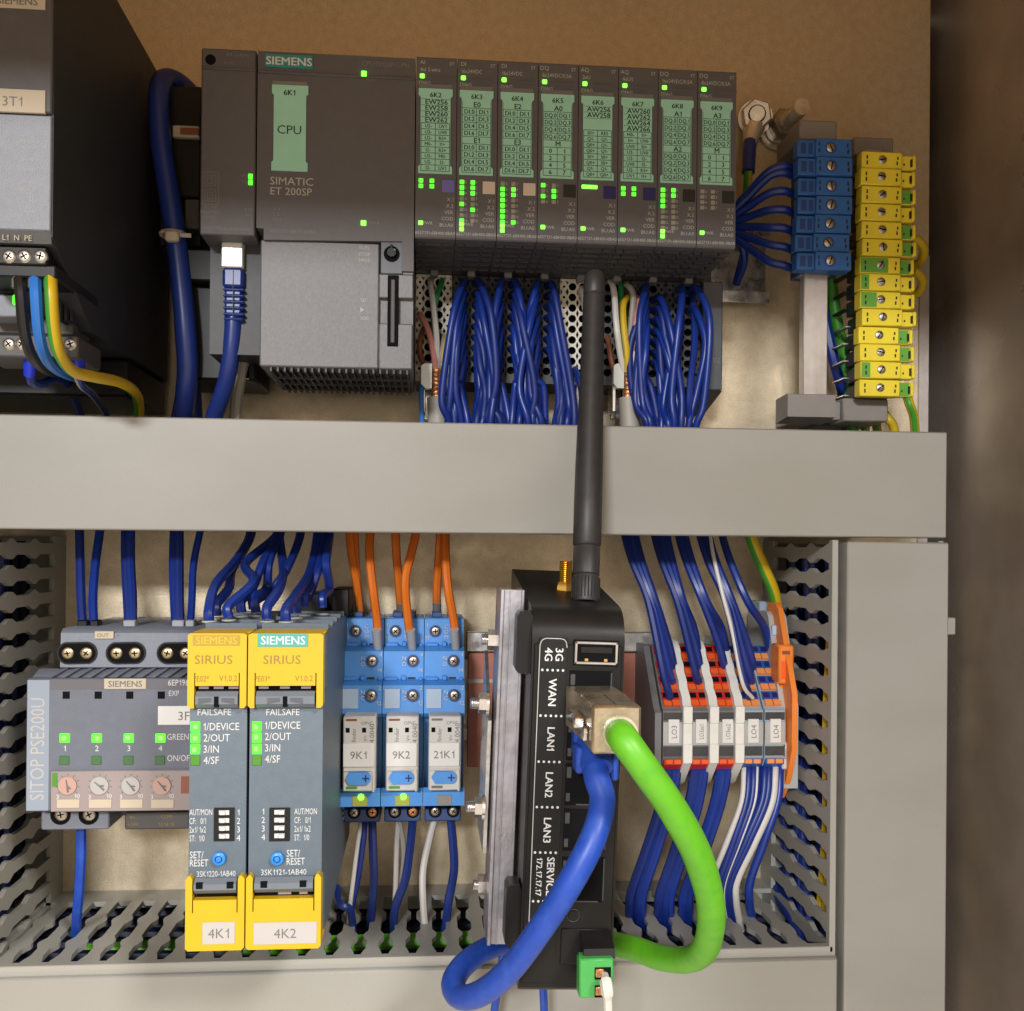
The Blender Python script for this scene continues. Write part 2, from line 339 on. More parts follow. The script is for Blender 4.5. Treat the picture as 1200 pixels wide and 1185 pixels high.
mat('slot_filler_navy', (0.006, 0.008, 0.03, 1), 0.5, spec=.25)  # near-black tone stands for the shade inside the ducts
mat('white_plug', (0.85, 0.82, 0.78, 1), 0.25, 0.2)
# ================================================================ the cabinet
xe = X(1089, 300, 0)                                         # edge of the mounting panel
def struct(b, name, m): o = b.build(name, m); o['kind'] = 'structure'; return o
struct(MB().box(-560, xe, -2.5, 0, -420, 262, .4), 'mounting_panel', 'galvanised')
struct(MB().box(-560, xe+120, -45, -43, -420, 262), 'cabinet_back_wall', 'side_steel')
struct(MB().box(xe+9, xe+11, -43, 400, -420, 262), 'cabinet_side_wall', 'side_steel')
struct(MB().box(-562, -560, -43, 400, -420, 262), 'cabinet_side_wall', 'side_steel')
struct(MB().box(-562, xe+11, -43, 400, 263, 265).box(-562, xe+11, 398, 400, 196, 262.8), 'cabinet_roof', 'roof_warm_bounce')  # out of view; rail sized to shade the upper row, orange tint added
ob = MB(); ob.box(X(1076, 490, .6), xe-.2, .1, .9, Z(1080, 520, 0)-60, Z(1080, 300, 0), .2)
tag(ob.build('panel_edge_strip', 'tin_bar'), 'narrow bare metal strip along the panel edge behind the yellow terminals', 'metal strip')
# ================================================================ cable ducts
H = 80; ZB = -156.24
def slot_half(d):  # half width of the slot at each depth
    K = ((76, 1.2), (74, 1.5), (69.5, 2.75), (63, 2.75), (58.5, 1.1), (56.5, 1.1), (52.5, 2.75), (40.5, 2.75), (36, 1.1), (34, 1.1), (29.5, 2.75), (14, 2.75))
    return K
def finger_poly(p=10.0):
    K = slot_half(0); L = [(-p/2+w, d) for d, w in K]; R = [(p/2-w, d) for d, w in K]
    return L + R[::-1]
def duct_wall(parent, axis, fixed, thick, start, end):
    """one slotted side wall: fingers between a front rim and a back strip; axis 'x' runs along x at z=fixed, axis 'z' runs along z at x=fixed"""
    first = None; p = 10.0; n = int((end-start)/p)
    for i in range(n):
        c = start+p*(i+.5)
        if first is None:
            b = MB()
            if axis == 'x': b.prism_z([(c+u, d) for u, d in finger_poly()], fixed-thick, fixed)
            else: b.prism_x([(d, c+u) for u, d in finger_poly()], fixed-thick, fixed)
            first = b.build('finger', 'duct_grey', parent, smooth=False); c0 = c
        else: share(first, 'finger', parent, (c-c0, 0, 0) if axis == 'x' else (0, 0, c-c0))
    b = MB()
    if axis == 'x':
        b.box(start, end, 76, 79.6, fixed-thick-.2, fixed+.2, .3); b.box(start, end, .2, 14, fixed-thick, fixed)
    else:
        b.box(fixed-thick-.2, fixed+.2, 76, 79.6, start, end, .3); b.box(fixed-thick, fixed, .2, 14, start, end)
    b.build('wall_rim', 'duct_grey', parent)
XL = X(75, 660, 2)                                             # inner wall of the vertical duct at the picture's edge
XT = X(1110, 560, H+2)                                         # end of the long upper duct
# upper horizontal duct
D1 = thing('cable_duct', 'long horizontal grey cable duct with a plain lid between the upper and lower rows', 'cable duct', (-150, 0, 0), 'grey slotted cable ducts')
MB().box(-545, XT-1, .15, 2, 1, 39).build('base', 'duct_grey', D1)
duct_wall(D1, 'x', 2.4, 1.4, -545, XT-2); duct_wall(D1, 'x', 39.0, 1.4, -545, XT-2)
MB().box(-546, XT, H, H+2, 0, 40, .5).box(-546, XT, 72, H+.3, 39.2, 40, .2).box(-546, XT, 72, H+.3, 0, .8, .2).build('lid', 'duct_lid', D1)
# lower horizontal duct
D2 = thing('cable_duct', 'lower horizontal grey cable duct at the bottom, its lid and slotted top showing', 'cable duct', (-150, 0, ZB-20), 'grey slotted cable ducts')
XB1 = X(981, 1130, H+1)
MB().box(-545, XB1-1, .15, 2, ZB-43, ZB+1).build('base', 'duct_grey', D2)
duct_wall(D2, 'x', ZB+2.6, 2.0, XL-30, XB1-1); duct_wall(D2, 'x', ZB-42, 1.5, -340, XB1-1)
MB().box(-545, XB1-.5, 74, 79.5, ZB-3.2, ZB+.85).build('rim_edge', 'duct_grey', D2)
MB().box(-545, XB1, H, H+2, ZB-44, ZB-.6, .8).box(-545, XB1, 73, H+.3, ZB-1.6, ZB-.7, .2).build('lid', 'duct_lid', D2)
# vertical duct on the right
D3 = thing('cable_duct', 'vertical grey cable duct beside the orange end plate, closed by a wide plain lid', 'cable duct', (20, 0, -100), 'grey slotted cable ducts')
MB().box(-1, 39, .15, 2, -300, -2).build('base', 'duct_grey', D3)
duct_wall(D3, 'z', -2.2, 2.0, -301, -1); duct_wall(D3, 'z', 39, 1.5, -301, -1)
MB().box(0.4, 40, H, H+2, -330, -1.6, .6).box(.5, 1.3, 72, H+.3, -330, -2, .2).box(39.1, 40, 72, H+.3, -330, -2, .2).build('lid', 'duct_lid', D3)
MB().bpx(1106, 724, 1120, 744, 66, 62, .3).build('latch_tab', 'duct_grey', D3)
# vertical duct on the left
D4 = thing('cable_duct', 'vertical grey cable duct with open slots at the left picture edge', 'cable duct', (XL-20, 0, -100), 'grey slotted cable ducts')
MB().box(XL-41, XL-1, .15, 2, -300, -2).build('base', 'duct_grey', D4)
duct_wall(D4, 'z', XL+.2, 2.0, -302, -2); duct_wall(D4, 'z', XL-40, 1.5, -302, -2)
MB().box(XL-41, XL-4.2, H, H+2, -330, -1.6, .6).build('lid', 'duct_lid', D4)
# wires lying in the ducts, glimpsed through the slots
def run(pts, r, m, label, grp, name='blue_wire', sides=None):
    wire(name, label, 'wire', pts, r, m, grp, world=True, sides=sides, n=8, k=3)
for i, (zz, dd) in enumerate(((-166, 60), (-171, 40), (-168, 22), (-176, 55), (-180, 30))):
    run([(-330, dd, zz), (-250, dd+4, zz-2), (-180, dd-5, zz-6), (-100, dd+3, zz-3), (-12, dd, zz)], 2.0, 'blue_wire', 'blue wire lying inside the lower duct, glimpsed through its slots', 'blue wires inside the lower duct')
run([(-290, 40, -165), (-250, 44, -162), (-200, 47, -161), (-165, 47, -160.6), (-130, 46, -160.6), (-105, 48, -161), (-60, 40, -167)], 3.6, 'patch_green', 'green cable lying inside the lower duct under the blue relays', None, 'green_cable')
for i, (xx, dd) in enumerate(((.6, 46), (.7, 24), (3, 58), (1.2, 38), (4, 72))):
    run([(xx, dd, -300), (xx+2, dd+3, -200), (xx-1, dd-4, -120), (xx+2, dd+2, -60), (xx, dd, -4)], 2.1, 'blue_wire', 'blue wire inside the vertical duct behind the orange end plate', 'blue wires inside the right vertical duct')
for i, (xx, dd) in enumerate(((.6, 64), (.8, 69))):
    run([(xx, dd-6, -150), (xx, dd, -110), (xx-1, dd+2, -70), (xx+1, dd, -40)], 2.0, ['yellow_wire', 'pe_green'], 'green and yellow striped wire seen through the right duct slots', 'striped wires inside the right duct', 'earth_wire', [0, 0, 0, 0, 0, 1, 1, 1])
for i, (xx, dd) in enumerate(((XL-10, 40), (XL-12, 60), (XL-16, 22), (XL-9, 70))):
    run([(xx, dd, -300), (xx-2, dd+3, -200), (xx+1, dd-4, -120), (xx-2, dd+2, -60), (xx, dd, -4)], 2.1, 'blue_wire', 'blue wire inside the slotted duct at the left picture edge', 'blue wires inside the left vertical duct')
for i in range(22):  # filler wires added so the lower duct slots read dark
    dd = 8+i*3.1; zz = -160.5-3.2*(i % 3)-random.uniform(0, 2)
    run([(-335, dd, zz), (-250, dd+random.uniform(-2, 2), zz-random.uniform(0, 3)), (-170, dd+random.uniform(-2, 2), zz-random.uniform(-1, 3)), (-90, dd+random.uniform(-2, 2), zz-random.uniform(0, 3)), (-8, dd, zz-2)], 2.5, 'slot_filler_navy', 'dark filler wire added in the lower duct to darken its slots', 'dark filler wires added in the lower duct', 'dark_filler_wire')
for i in range(20):  # more filler wires, added to darken the vertical duct slots
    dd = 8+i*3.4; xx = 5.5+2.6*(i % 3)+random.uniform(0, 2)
    run([(xx, dd, -310), (xx+random.uniform(0, 3), dd, -200), (xx+random.uniform(0, 3), dd+random.uniform(-2, 2), -100), (xx, dd, -4)], 2.5, 'slot_filler_navy', 'dark filler wire added in the right vertical duct to darken its slots', 'dark filler wires added in the right vertical duct', 'dark_filler_wire')
    run([(XL-8-xx, dd, -310), (XL-8-xx-random.uniform(0, 3), dd, -200), (XL-8-xx, dd+random.uniform(-2, 2), -100), (XL-8-xx, dd, -4)], 2.5, 'slot_filler_navy', 'dark filler wire added in the left vertical duct to darken its slots', 'dark filler wires added in the left vertical duct', 'dark_filler_wire')
# rails on the panel
def din(name, label, x0, x1, z, m='zinc', group='steel mounting rails'):
    t = [(0.2, z+13.5), (0.2, z-13.5), (6.5, z-13.5), (6.5, z-17.5), (7.5, z-17.5), (7.5, z-12.5), (1.2, z-12.5), (1.2, z+12.5), (7.5, z+12.5), (7.5, z+17.5), (6.5, z+17.5), (6.5, z+13.5)]
    o = MB().prism_x(t, x0, x1).build(name, m, smooth=False); return tag(o, label, 'mounting rail', group)
din('mounting_rail', 'steel mounting rail end showing beside the last module and blue terminals', X(236, 300, 5), X(900, 310, 5), (Z(880, 268, 7)+Z(880, 350, 7))/2)
din('mounting_rail', 'steel mounting rail behind the lower relays and terminal strip', XL+3, X(905, 800, 7), Z(560, 820, 7))
# ================================================================ power supply at the upper left
def psu():
    x1 = X(63, 140, 142); x0 = x1-70
    t = thing('power_supply', 'tall dark grey power supply unit marked 3T1 at the upper left', 'power supply', (x1-35, 8, 64))
    zk, zb = Z(60, 278, 142), 64.5
    MB().prism_x([(8, 186), (140.5, 186), (142, 184.5), (142, zk), (107, zb+.8), (106, zb), (8, zb)], x0, x1).build('housing', 'psu_dark', t)
    h = MB().box(x0+.3, x1-.2, 141, 143.2, Z(30, 132, 143), 186.4, .5).build('head_panel', 'psu_head', t)
    n = MB().bpx(-30, -16, 53, 9, 143.6, 142.5, .1); n.mat(1).tpx('SIEMENS', 20, 1, 143.65, 8.5, bold=True); n.build('name_plate', ['paper_warm', 'print_grey'], t)
    n = MB().bpx(-30, 104, 53, 131, 143.7, 142.6, .1); n.mat(1).tpx('3T1', 14.5, 118.5, 143.75, 11); n.build('marking_label', ['paper_warm', 'print_grey'], t)
    MB().box(x0+.3, x1-.3, 141, 142.8, Z(30, 270, 142.8), Z(30, 134, 142.8), .4).build('front_panel', 'psu_front', t)
    p = MB()
    for i, yy in enumerate((166, 173, 187, 199, 214, 222, 236, 248)): p.tpx(random.choice(['INPUT 400', '3 AC 50HZ', 'OUT DC24V', '20A  PSU']), 33, yy, 142.85, 3.4, sx=.9)
    p.build('lettering', 'print_soft', t, flat=True)
    b = MB(); b.prism_x([(134, Z(30, 274, 138)), (142.4, Z(30, 271, 142)), (141.6, Z(30, 286, 141)), (132, Z(30, 286, 141))], x0, x1-.4)
    b.mat(1).tpx('L1  N  PE', 20, 278.5, 142.7, 6); b.build('marking_strip', ['psu_head', 'paper_warm'], t)
    tb = MB().bpx(-30, 288, 55, 310, 140, 100, .5).bpx(-30, 309, 66, 325, 139, 100, .6).build('terminal_block', 'black', t)
    for q in (10, 28, 47): screw(t, *at(q, 300, 140.3), 2.1)
    g = MB().bpx(-20, 345, 20, 371, 122, 110, .4).build('output_panel', 'psu_front', t)
    MB().bpx(14, 345, 20, 357, 123.2, 122, .4).build('status_light', 'led_green', t); MB().bpx(-4, 322, 5, 331, 124, 118, .4).build('status_light', 'led_lime', t)
    MB().bpx(-30, 392, 92, 419, 113, 90, .6).bpx(-30, 372, 85, 392, 112, 95, .6).build('output_terminal_block', 'psu_head', t)
    for q in (10, 25, 82): screw(t, *at(q, 403, 113.3), 2.1)
    MB().bpx(-160, 418, 150, 462, 62, 8, .8).build('lower_shade_block', 'black', t)  # added dark box for connectors and shadow, blocks lamp light on the panel
    f = MB()
    for k in range(3): f.bpx(68+k*7, 352, 71+k*7, 376, 119-k*2, 108)
    f.build('vent_fins', 'psu_dark', t)
psu()
PE = ['yellow_wire', 'pe_green']; PES = [0, 0, 0, 0, 0, 0, 1, 1, 1, 1]
wire('black_wire', 'black wire bending down from the power supply terminal', 'wire', [(22, 318, 136), (24, 345, 139), (28, 385, 135), (35, 412, 126), (46, 428, 112), (60, 436, 90), (76, 441, 60), (88, 446, 30), (92, 470, 12)], 1.75, 'black_wire')
wire('light_blue_wire', 'light blue wire bending down between the black and striped wires', 'wire', [(41, 318, 136), (42, 345, 139), (45, 385, 135), (51, 413, 127), (61, 429, 114), (76, 438, 92), (92, 444, 60), (104, 450, 30), (108, 475, 12)], 1.75, 'light_blue_wire')
wire('earth_wire', 'green and yellow wire bending from the power supply to the duct', 'wire', [(59, 318, 136), (60, 345, 139), (63, 385, 136), (70, 415, 130), (86, 435, 118), (112, 442, 105), (140, 448, 85), (158, 460, 68), (163, 478, 55), (161, 510, 45)], 1.9, PE, sides=PES, n=10)
for q, l in ((36, 'left'), (92, 'other')):
    MB_ = MB().tube([at(q, 419, 108), at(q-.5, 428, 107), at(q-1.5, 440, 105)], [2.1, 2.1, 1.8], 10)
    tag(MB_.build('wire_collar', 'blue_collar'), 'bright blue wire collar under the power supply, ' + ('beneath the black wire' if q == 36 else 'beside the striped earth wire'), 'wire collar')
wire('grey_wire', 'grey wire dropping from the blue collar beside the striped earth wire', 'wire', [(89, 438, 104), (96, 452, 92), (108, 462, 70), (120, 478, 50), (132, 500, 35)], 1.3, ['grey_wire', 'blue_wire'], sides=[0, 0, 1, 1])
wire('navy_wire', 'dark blue wire curving from the collar beneath the black wire', 'wire', [(35, 438, 104), (38, 448, 100), (50, 450, 92), (64, 444, 80), (80, 452, 60), (96, 490, 40)], 1.5, 'blue_cable')
for i, q in enumerate((22, 41, 59)):
    tag(MB().cyl(at(q, 316, 137), at(0, 0, 0) and (0, 0, -1), 1.9, 5.6, 10).build('wire_ferrule', 'term_grey'), ('ferrule on the black wire', 'ferrule on the light blue wire', 'ferrule on the green and yellow wire')[i] + ' under the power supply', 'ferrule')
# ================================================================ processor module
DM = 76.6; XM = -161.71
ZT = Z(487, 66, DM); ZU = 108.0
def led(parent, px, py, d, w=6, h=6, m='led_green'):
    x, _, z = at(px, py, d); k = (CD-d)/F
    o = MB().box(x-w*k/2, x+w*k/2, d-.3, d+.35, z-h*k/2, z+h*k/2, .15).build('status_light', m, parent)
    if w >= 10 and m == 'led_green':
        a, b = random.uniform(-.3, .3), random.uniform(-.2, .3); MB().box(x+a-w*k*.22, x+a+w*k*.22, d+.2, d+.42, z+b-h*k*.22, z+b+h*k*.22, .05).build('light_core', 'led_core', o)
    return o
def dogbone(x0, x1, z0, z1, c, e):
    return [(x0, z1), (x1, z1), (x1, z1-e), (x1-c, z1-e-c), (x1-c, z0+e+c), (x1, z0+e), (x1, z0), (x0, z0), (x0, z0+e), (x0+c, z0+e+c), (x0+c, z1-e-c), (x0, z1-e)]
def frame_lines(b, x0, x1, z0, z1, d, w=.16):
    b.box(x0, x1, d, d+.03, z0, z0+w); b.box(x0, x1, d, d+.03, z1-w, z1); b.box(x0, x0+w, d, d+.03, z0, z1); b.box(x1-w, x1, d, d+.03, z0, z1)
def cpu():
    xa, xb, xc = X(235, 170, DM), X(300.3, 170, DM), XM-.3
    t = thing('processor_module', 'wide dark grey processor module with green CPU tag at the head of the row', 'controller', ((xa+xc)/2, 7.5, 70))
    ztop = Z(360, 62.5, DM)
    a = MB().box(xa, xb-.25, 30, DM, Z(268, 276, DM), ztop+.2, .5).build('adapter_cover', 'et_front', t)
    b = MB().prism_d([(xb+.3, ztop), (xc, ztop), (xc, Z(480, 318, DM)), (X(471, 318, DM), Z(480, 318, DM)), (X(471, 280, DM), Z(470, 283, DM)), (X(309, 280, DM), Z(309, 281, DM)), (X(309, 268, DM), Z(309, 268, DM)), (xb+.3, Z(301, 267, DM))], 30, DM)
    b.build('front_cover', 'et_front', t)
    MB().box(xa+1.2, xc-.6, 9, 64, 66, ztop-1.5).build('housing', 'et_dark', t)
    # top ridge
    r = MB().box(xa+.1, xb-.35, DM-.4, DM+.55, Z(268, 82.5, DM), Z(268, 80, DM), .2).box(xb+.4, xc-.1, DM-.4, DM+.55, Z(390, 90, DM), Z(390, 87, DM), .2)
    r.build('ridge', 'et_front', t)
    MB().cyl(at(247, 70.5, DM-.3), 'd', 1.9, .42, 16).build('round_hole', 'dark_gap', t)
    # lower block
    zb, zt = Z(390, 431, 75), Z(390, 283.5, 75)
    xl = X(304.5, 360, 75)
    lb = MB(); lb.box(xl, X(444, 360, 75), 20, 75, zb, zt, .5); lb.box(X(444, 360, 75)+.02, xc-.1, 20, 75, zb, Z(460, 379, 75), .5)
    lb.box(X(444, 360, 75)+.02, xc-.1, 20, 75, Z(460, 349, 75), Z(460, 321.5, 75), .3); lb.box(X(444, 360, 75)+.02, xc-.1, 20, 72.4, Z(460, 379, 75), Z(460, 349, 75))
    lb.box(X(472, 360, 75), xc-.15, 20, 75.3, Z(460, 321.5, 75), Z(460, 300, 75))
    lb.build('lower_cover', 'et_block', t)
    kp = MB().bpx(446, 270, 472, 321, 75.8, 60, .3).build('switch_plate', 'et_end', t)
    MB().cyl(at(459, 298, 75.6), 'd', 2.9, .6, 18).build('switch_well', 'dark_gap', kp)
    MB().cyl(at(459, 297, 76.2), 'd', 2.0, 1.6, 14, r2=1.6).box(X(457.6, 292, 77), X(460.4, 292, 77), 76, 77.5, Z(459, 294, 77), Z(459, 286.5, 77), .2).build('key_switch', 'black', kp)
    led(kp, 462.5, 293, 77.9, 2.6, 2.6, 'led_dim')
    cs = MB().bpx(454, 322.5, 467, 406, 75.35, 73, .2).build('card_slot', 'dark_gap', t)
    MB().bpx(457.5, 327, 463, 402, 76.0, 75, .3).build('memory_card', 'et_dark', cs)
    v = MB()
    n = 21
    for i in range(n):
        x = xl+4+(xc-xl-6)*i/(n-1); v.box(x-.35, x+.35, 22, 74, zb-1.6, zb-.05)
    for dd in (30, 44, 58): v.box(xl+2, xc-1, dd-.5, dd+.5, zb-1.7, zb-.1)
    v.build('vent_grille', 'et_dark', t)
    # tags and print
    n = MB().bpx(310.5, 64, 366.5, 79.5, DM+.5, DM-.1, .05); n.mat(1).tpx('SIEMENS', 338.5, 71.8, DM+.54, 9.2, bold=True, sx=1.08); n.build('name_plate', ['teal', 'print_white'], t)
    x0, x1, z0, z1 = X(318.5, 150, DM), X(361, 150, DM), Z(340, 201, DM), Z(340, 100.5, DM)
    g = MB().prism_d(dogbone(x0, x1, z0, z1, .7, 3), DM-.1, DM+.45)
    g.mat(1).tpx('6K1', 339, 108.5, DM+.5, 6.2, bold=True).tpx('CPU', 339, 152, DM+.5, 10, sx=1.05); g.build('marking_tag', ['tag_green', 'print_black'], t)
    MB().bpx(319.5, 95.5, 360, 100.3, DM+.25, DM-.1).build('tag_clip', 'print_faint', t)
    p = MB(); k = DM+.06
    p.tpx('SIMATIC', 316.5, 211.5, k, 9, align='L', sx=1.05).tpx('ET 200SP', 317, 223.5, k, 8.6, align='L', sx=1.02)
    p.build('lettering', 'print_soft', t, flat=True)
    p = MB(); p.tpx('CPU1512SP-1 PN', 452, 75.5, k, 5.6).tpx('RUN', 434, 92.5, k, 4.2).tpx('PWR', 439, 261.5, k, 4).tpx('6ES7512-1SK01-0AB0', 343, 271, k, 4.2)
    for i, yy in enumerate((245, 251, 257)): p.tpx(('X 1', '2 3', 'FS 1')[i], 320, yy, k, 4.2, align='L')
    p.tpx('BA 2xRJ45', 292, 65, k, 4.2, align='R').tpx('X1 P1', 268, 74, k, 3.2)
    for i, yy in enumerate((243, 248.5, 254)): p.tpx(('X1 P1R', 'PROFINET', '(LAN)')[i], 247, yy, k, 3.6)
    p.tpx('P1', 286, 206, k, 3.6).tpx('P2', 286, 213, k, 3.6).tpx('X50', 291, 246, k, 4.2).tpx('00:1', 291, 252, k, 3.4).tpx('6ES7193-6AR00-0AA0', 267, 268, k, 4)
    xa0, xa1 = X(237, 220, DM), X(256.5, 220, DM)
    frame_lines(p, xa0, xa1, Z(246, 240, DM), Z(246, 201.5, DM), DM+.02)
    for y0, y1 in ((205, 218), (222, 236)):
        frame_lines(p, xa0+.9, xa1-1.0, Z(246, y1, DM), Z(246, y0, DM), DM+.02); frame_lines(p, xa0+1.7, xa1-2.2, Z(246, y1-3, DM), Z(246, y0+3, DM), DM+.02)
    p.build('fine_print', 'print_faint', t, flat=True)
    p = MB()
    for i, yy in enumerate((290, 298, 305)): p.tpx(('RUN', 'STOP', 'MRES')[i], 427, yy, 75.06, 4)
    p.tpx('SD', 426, 352, 75.06, 4).tpx('X50', 427, 373, 75.06, 4); q = at(424, 363, 75.06); p.prism_d([(q[0]-.5, q[2]+1), (q[0]+.9, q[2]), (q[0]-.5, q[2]-1)], 75.04, 75.07)
    p.build('fine_print', 'print_soft', t, flat=True)
    led(t, 426.5, 86.5, DM+.6, 6, 6, 'led_lime'); led(t, 426, 261.5, DM, 6, 6, 'led_lime')
    led(t, 293.5, 207, DM, 5, 6); led(t, 293.5, 214, DM, 5, 6)
    # bus adapter behind the left edge
    s = MB().bpx(196, 100, 236, 232, 45, 12, .8).bpx(186, 233, 237, 290, 40, 12, .8).bpx(205, 292, 300, 330, 52, 12, .8).bpx(208, 335, 300, 445, 46, 10, .8)
    s.build('adapter_housing', 'black', t)
    MB().bpx(202, 147, 233, 161, 47, 44, .3).build('side_connector', 'paper_warm', t); MB().bpx(211, 150, 233, 157.5, 47.4, 46).build('connector_opening', 'brown_wire', t)
    MB().bpx(188.5, 234, 191.5, 239.5, 40.6, 39).build('status_light', 'led_dim', t)
    MB().bpx(216, 233, 234, 268, 48, 38, .5).build('side_cover', 'et_dark', t)
cpu()
# ================================================================ input and output modules
def grid_print(b, x0, x1, z0, z1, d, rows, w=.13):
    for zz in [z0+(z1-z0)*i/rows for i in range(rows+1)]: b.box(x0, x1, d, d+.02, zz-w/2, zz+w/2)
    for xx in (x0, (x0+x1)/2, x1): b.box(xx-w/2, xx+w/2, d, d+.02, z0, z1)
MODS = [
 ('6K2', 'AI', '4xI 2-wire', 'tab_violet', ['EW256', 'EW258', 'EW260', 'EW262'], 'ai', 'beige'),
 ('6K3', 'DI', '16x24VDC', 'tab_cream', ['E0', 'E1'], 'dd', 'dark'),
 ('6K4', 'DI', '16x24VDC', 'tab_cream', ['E2', 'E3'], 'dd', 'dark'),
 ('6K5', 'DQ', '8x24VDC/0.5A', 'print_black', ['A0', 'M'], 'dm', 'dark'),
 ('6K6', 'AQ', '2xU', 'tab_navy', ['AW256', 'AW258'], 'aq2', 'beige'),
 ('6K7', 'AQ', '4xU/I', 'tab_navy', ['AW260', 'AW262', 'AW264', 'AW266'], 'ai', 'dark'),
 ('6K8', 'DQ', '16x24VDC/0.5A', 'print_black', ['A1', 'A2'], 'qq', 'dark'),
 ('6K9', 'DQ', '8x24VDC/0.5A', 'print_black', ['A3', 'M'], 'qm', 'dark'),
]
LED_ON = {1: ('1110111011', '10100110010'), }
PAT = {0: None, 1: ([1,1,1,0,1,0,0,1], [1,1,1,0,0,1,0,0]), 2: ([0,1,1,1,1,1,1,1], [0,1,1,0,0,0,0,1]), 3: ([1,0,1,0], [0,1,1,0]), 6: ([1,1,1,1,0,0,0,0], [1,1,0,0,0,0,0,0]), 7: ([0,0,0,0], [0,0,0,0])}
tabs = {'tab_violet': 'violet', 'tab_cream': 'cream', 'print_black': 'black', 'tab_navy': 'navy blue'}
LEDM = {}
def small_led(t, x, d, z, m):
    key = m
    if key not in LEDM:
        LEDM[key] = MB().box(x-.8, x+.8, d-.3, d+.3, z-.74, z+.74, .12).build('status_light', m, t); LEDM[key]['_p'] = [x, d, z]
        return
    p = LEDM[key]['_p']; share(LEDM[key], 'status_light', t, (x-p[0], d-p[1], z-p[2]))
def io_module(i):
    nm, typ, spec, tab, rows, kind, bu = MODS[i]
    x0 = XM+15*i+.12; x1 = x0+14.76; d = DM; xc = (x0+x1)/2
    t = thing('input_output_module', 'slim dark grey module tagged %s with a %s square above its terminals' % (nm, tabs[tab]), 'module', (xc, 28, ZU), 'slim modules in a row')
    zr = ZT-7.6
    MB().prism_x([(22, ZT), (d-.4, ZT), (d, ZT-.4), (d, zr+.4), (d+.5, zr+.2), (d+.5, zr-.6), (d, zr-.9), (d, ZU+.5), (d-.5, ZU), (22, ZU)], x0, x1).build('housing', 'et_front', t)
    # underside ribs
    u = MB()
    for dd in (70, 64, 58, 51, 44, 37):
        for a, b in ((0.6, 3.0), (3.6, 9.6), (10.4, 14.2)): u.box(x0+a, x0+b, dd-1.5, dd+1.0, ZU-.9, ZU-.05)
    u.build('underside_ribs', 'et_dark', t)
    MB().box(xc-1.6, xc+1.6, 33, 38, ZU-3.2, ZU-.9, .3).build('release_tab', 'et_block', t)
    # green tag
    a, b_, z1, z0 = x0+.9, x0+13.3, ZT-11.7, ZT-42.8
    MB().box(a+.3, b_-.3, d, d+.25, z1+.1, z1+1.6).build('tag_clip', 'et_block', t)
    g = MB().prism_d(dogbone(a, b_, z0, z1, .75, 2.4), d-.1, d+.4); k = d+.43; m = (a+b_)/2; g.mat(1)
    xl, xr = a+1.0, b_-1.0
    g.text(nm, m, k, z1-2.3, 1.75, bold=True, sx=1.05)
    zt = z1-3.9; zz0 = z0+.9; nrow = 10 if kind not in ('ai', 'aq2') else 12; rh = (zt-zz0)/nrow
    Zr = lambda r: zt-rh*(r+.5)
    if kind in ('ai', 'aq2'):
        for r, s_ in enumerate(rows): g.text(s_, m+.3, k, Zr(r)+.1, 1.75, bold=True, sx=1.1)
        st = 4
        grid_print(g, xl, xr, zz0, zt-rh*st, k-.01, nrow-st, .2)
        for r in range(st, nrow):
            for c in (0, 1): g.text(random.choice(['I0+', 'I1+', 'U2-', 'M0-', 'UV0', 'UV1', 'I2-', 'R3+']) if kind == 'ai' else random.choice(['Q0+', 'RES', 'Q1-', 'S0+']), xl+(xr-xl)*(.25+.5*c), k, Zr(r), 1.25, bold=True, sx=.95)
        for r in range(0, len(rows)+1): g.box(xl, xr, k-.01, k+.01, zt-rh*r-.05, zt-rh*r+.05)
    else:
        for hb in (0, 5):
            g.text(rows[hb//5], m+.2, k, Zr(hb), 1.9, bold=True)
            grid_print(g, xl, xr, zt-rh*(hb+5), zt-rh*(hb+1), k-.01, 4, .18)
            pre = {'dd': ('DI.', 'DI.'), 'dm': ('DQ.', ''), 'qq': ('DQ.', 'DQ.'), 'qm': ('DQ.', '')}[kind][hb//5]
            for r in range(4):
                for c in (0, 1): g.text(pre+str(r*2+c), xl+(xr-xl)*(.25+.5*c), k, Zr(hb+1+r), 1.6, bold=True, sx=.86 if pre == 'DQ.' else 1.0)
        for xx in (xl, xr): g.box(xx-.06, xx+.06, k-.01, k+.01, zz0, zt)
    g.build('marking_tag', ['tag_green', 'print_black'], t)
    # colour square
    MB().box(x0+9.6, x0+14.2, d-.1, d+.35, ZT-49.5, ZT-44.9, .12).build('colour_square', tab, t)
    # lamps
    L = MB().box(x0+1.3, x0+3.0, d, d+1.0, zr-.55, zr+1.0, .25).build('status_light', 'led_lime', t)
    zl = ZT-45.4
    if i in (0, 5):
        for r in (0, 1):
            for c in (0, 1): small_led(t, x0+2.0+c*4.0, d, zl-r*2.0, 'led_green')
    elif i == 4: MB().box(x0+1.4, x0+7.2, d, d+.3, zl-.7, zl+.7, .2).build('status_light', 'led_lime', t)
    else:
        for c in (0, 1):
            for r, on in enumerate(PAT[i][c]): small_led(t, x0+2.0+c*4.0, d, zl-r*2.02, 'led_green' if on else 'led_off')
    small_led(t, x0+2.0, d, ZT-60.9, 'led_lime')
    if i in (1, 2, 6): small_led(t, x0+2.0, d, ZT-62.7, 'led_lime')
    p = MB(); k = d+.06
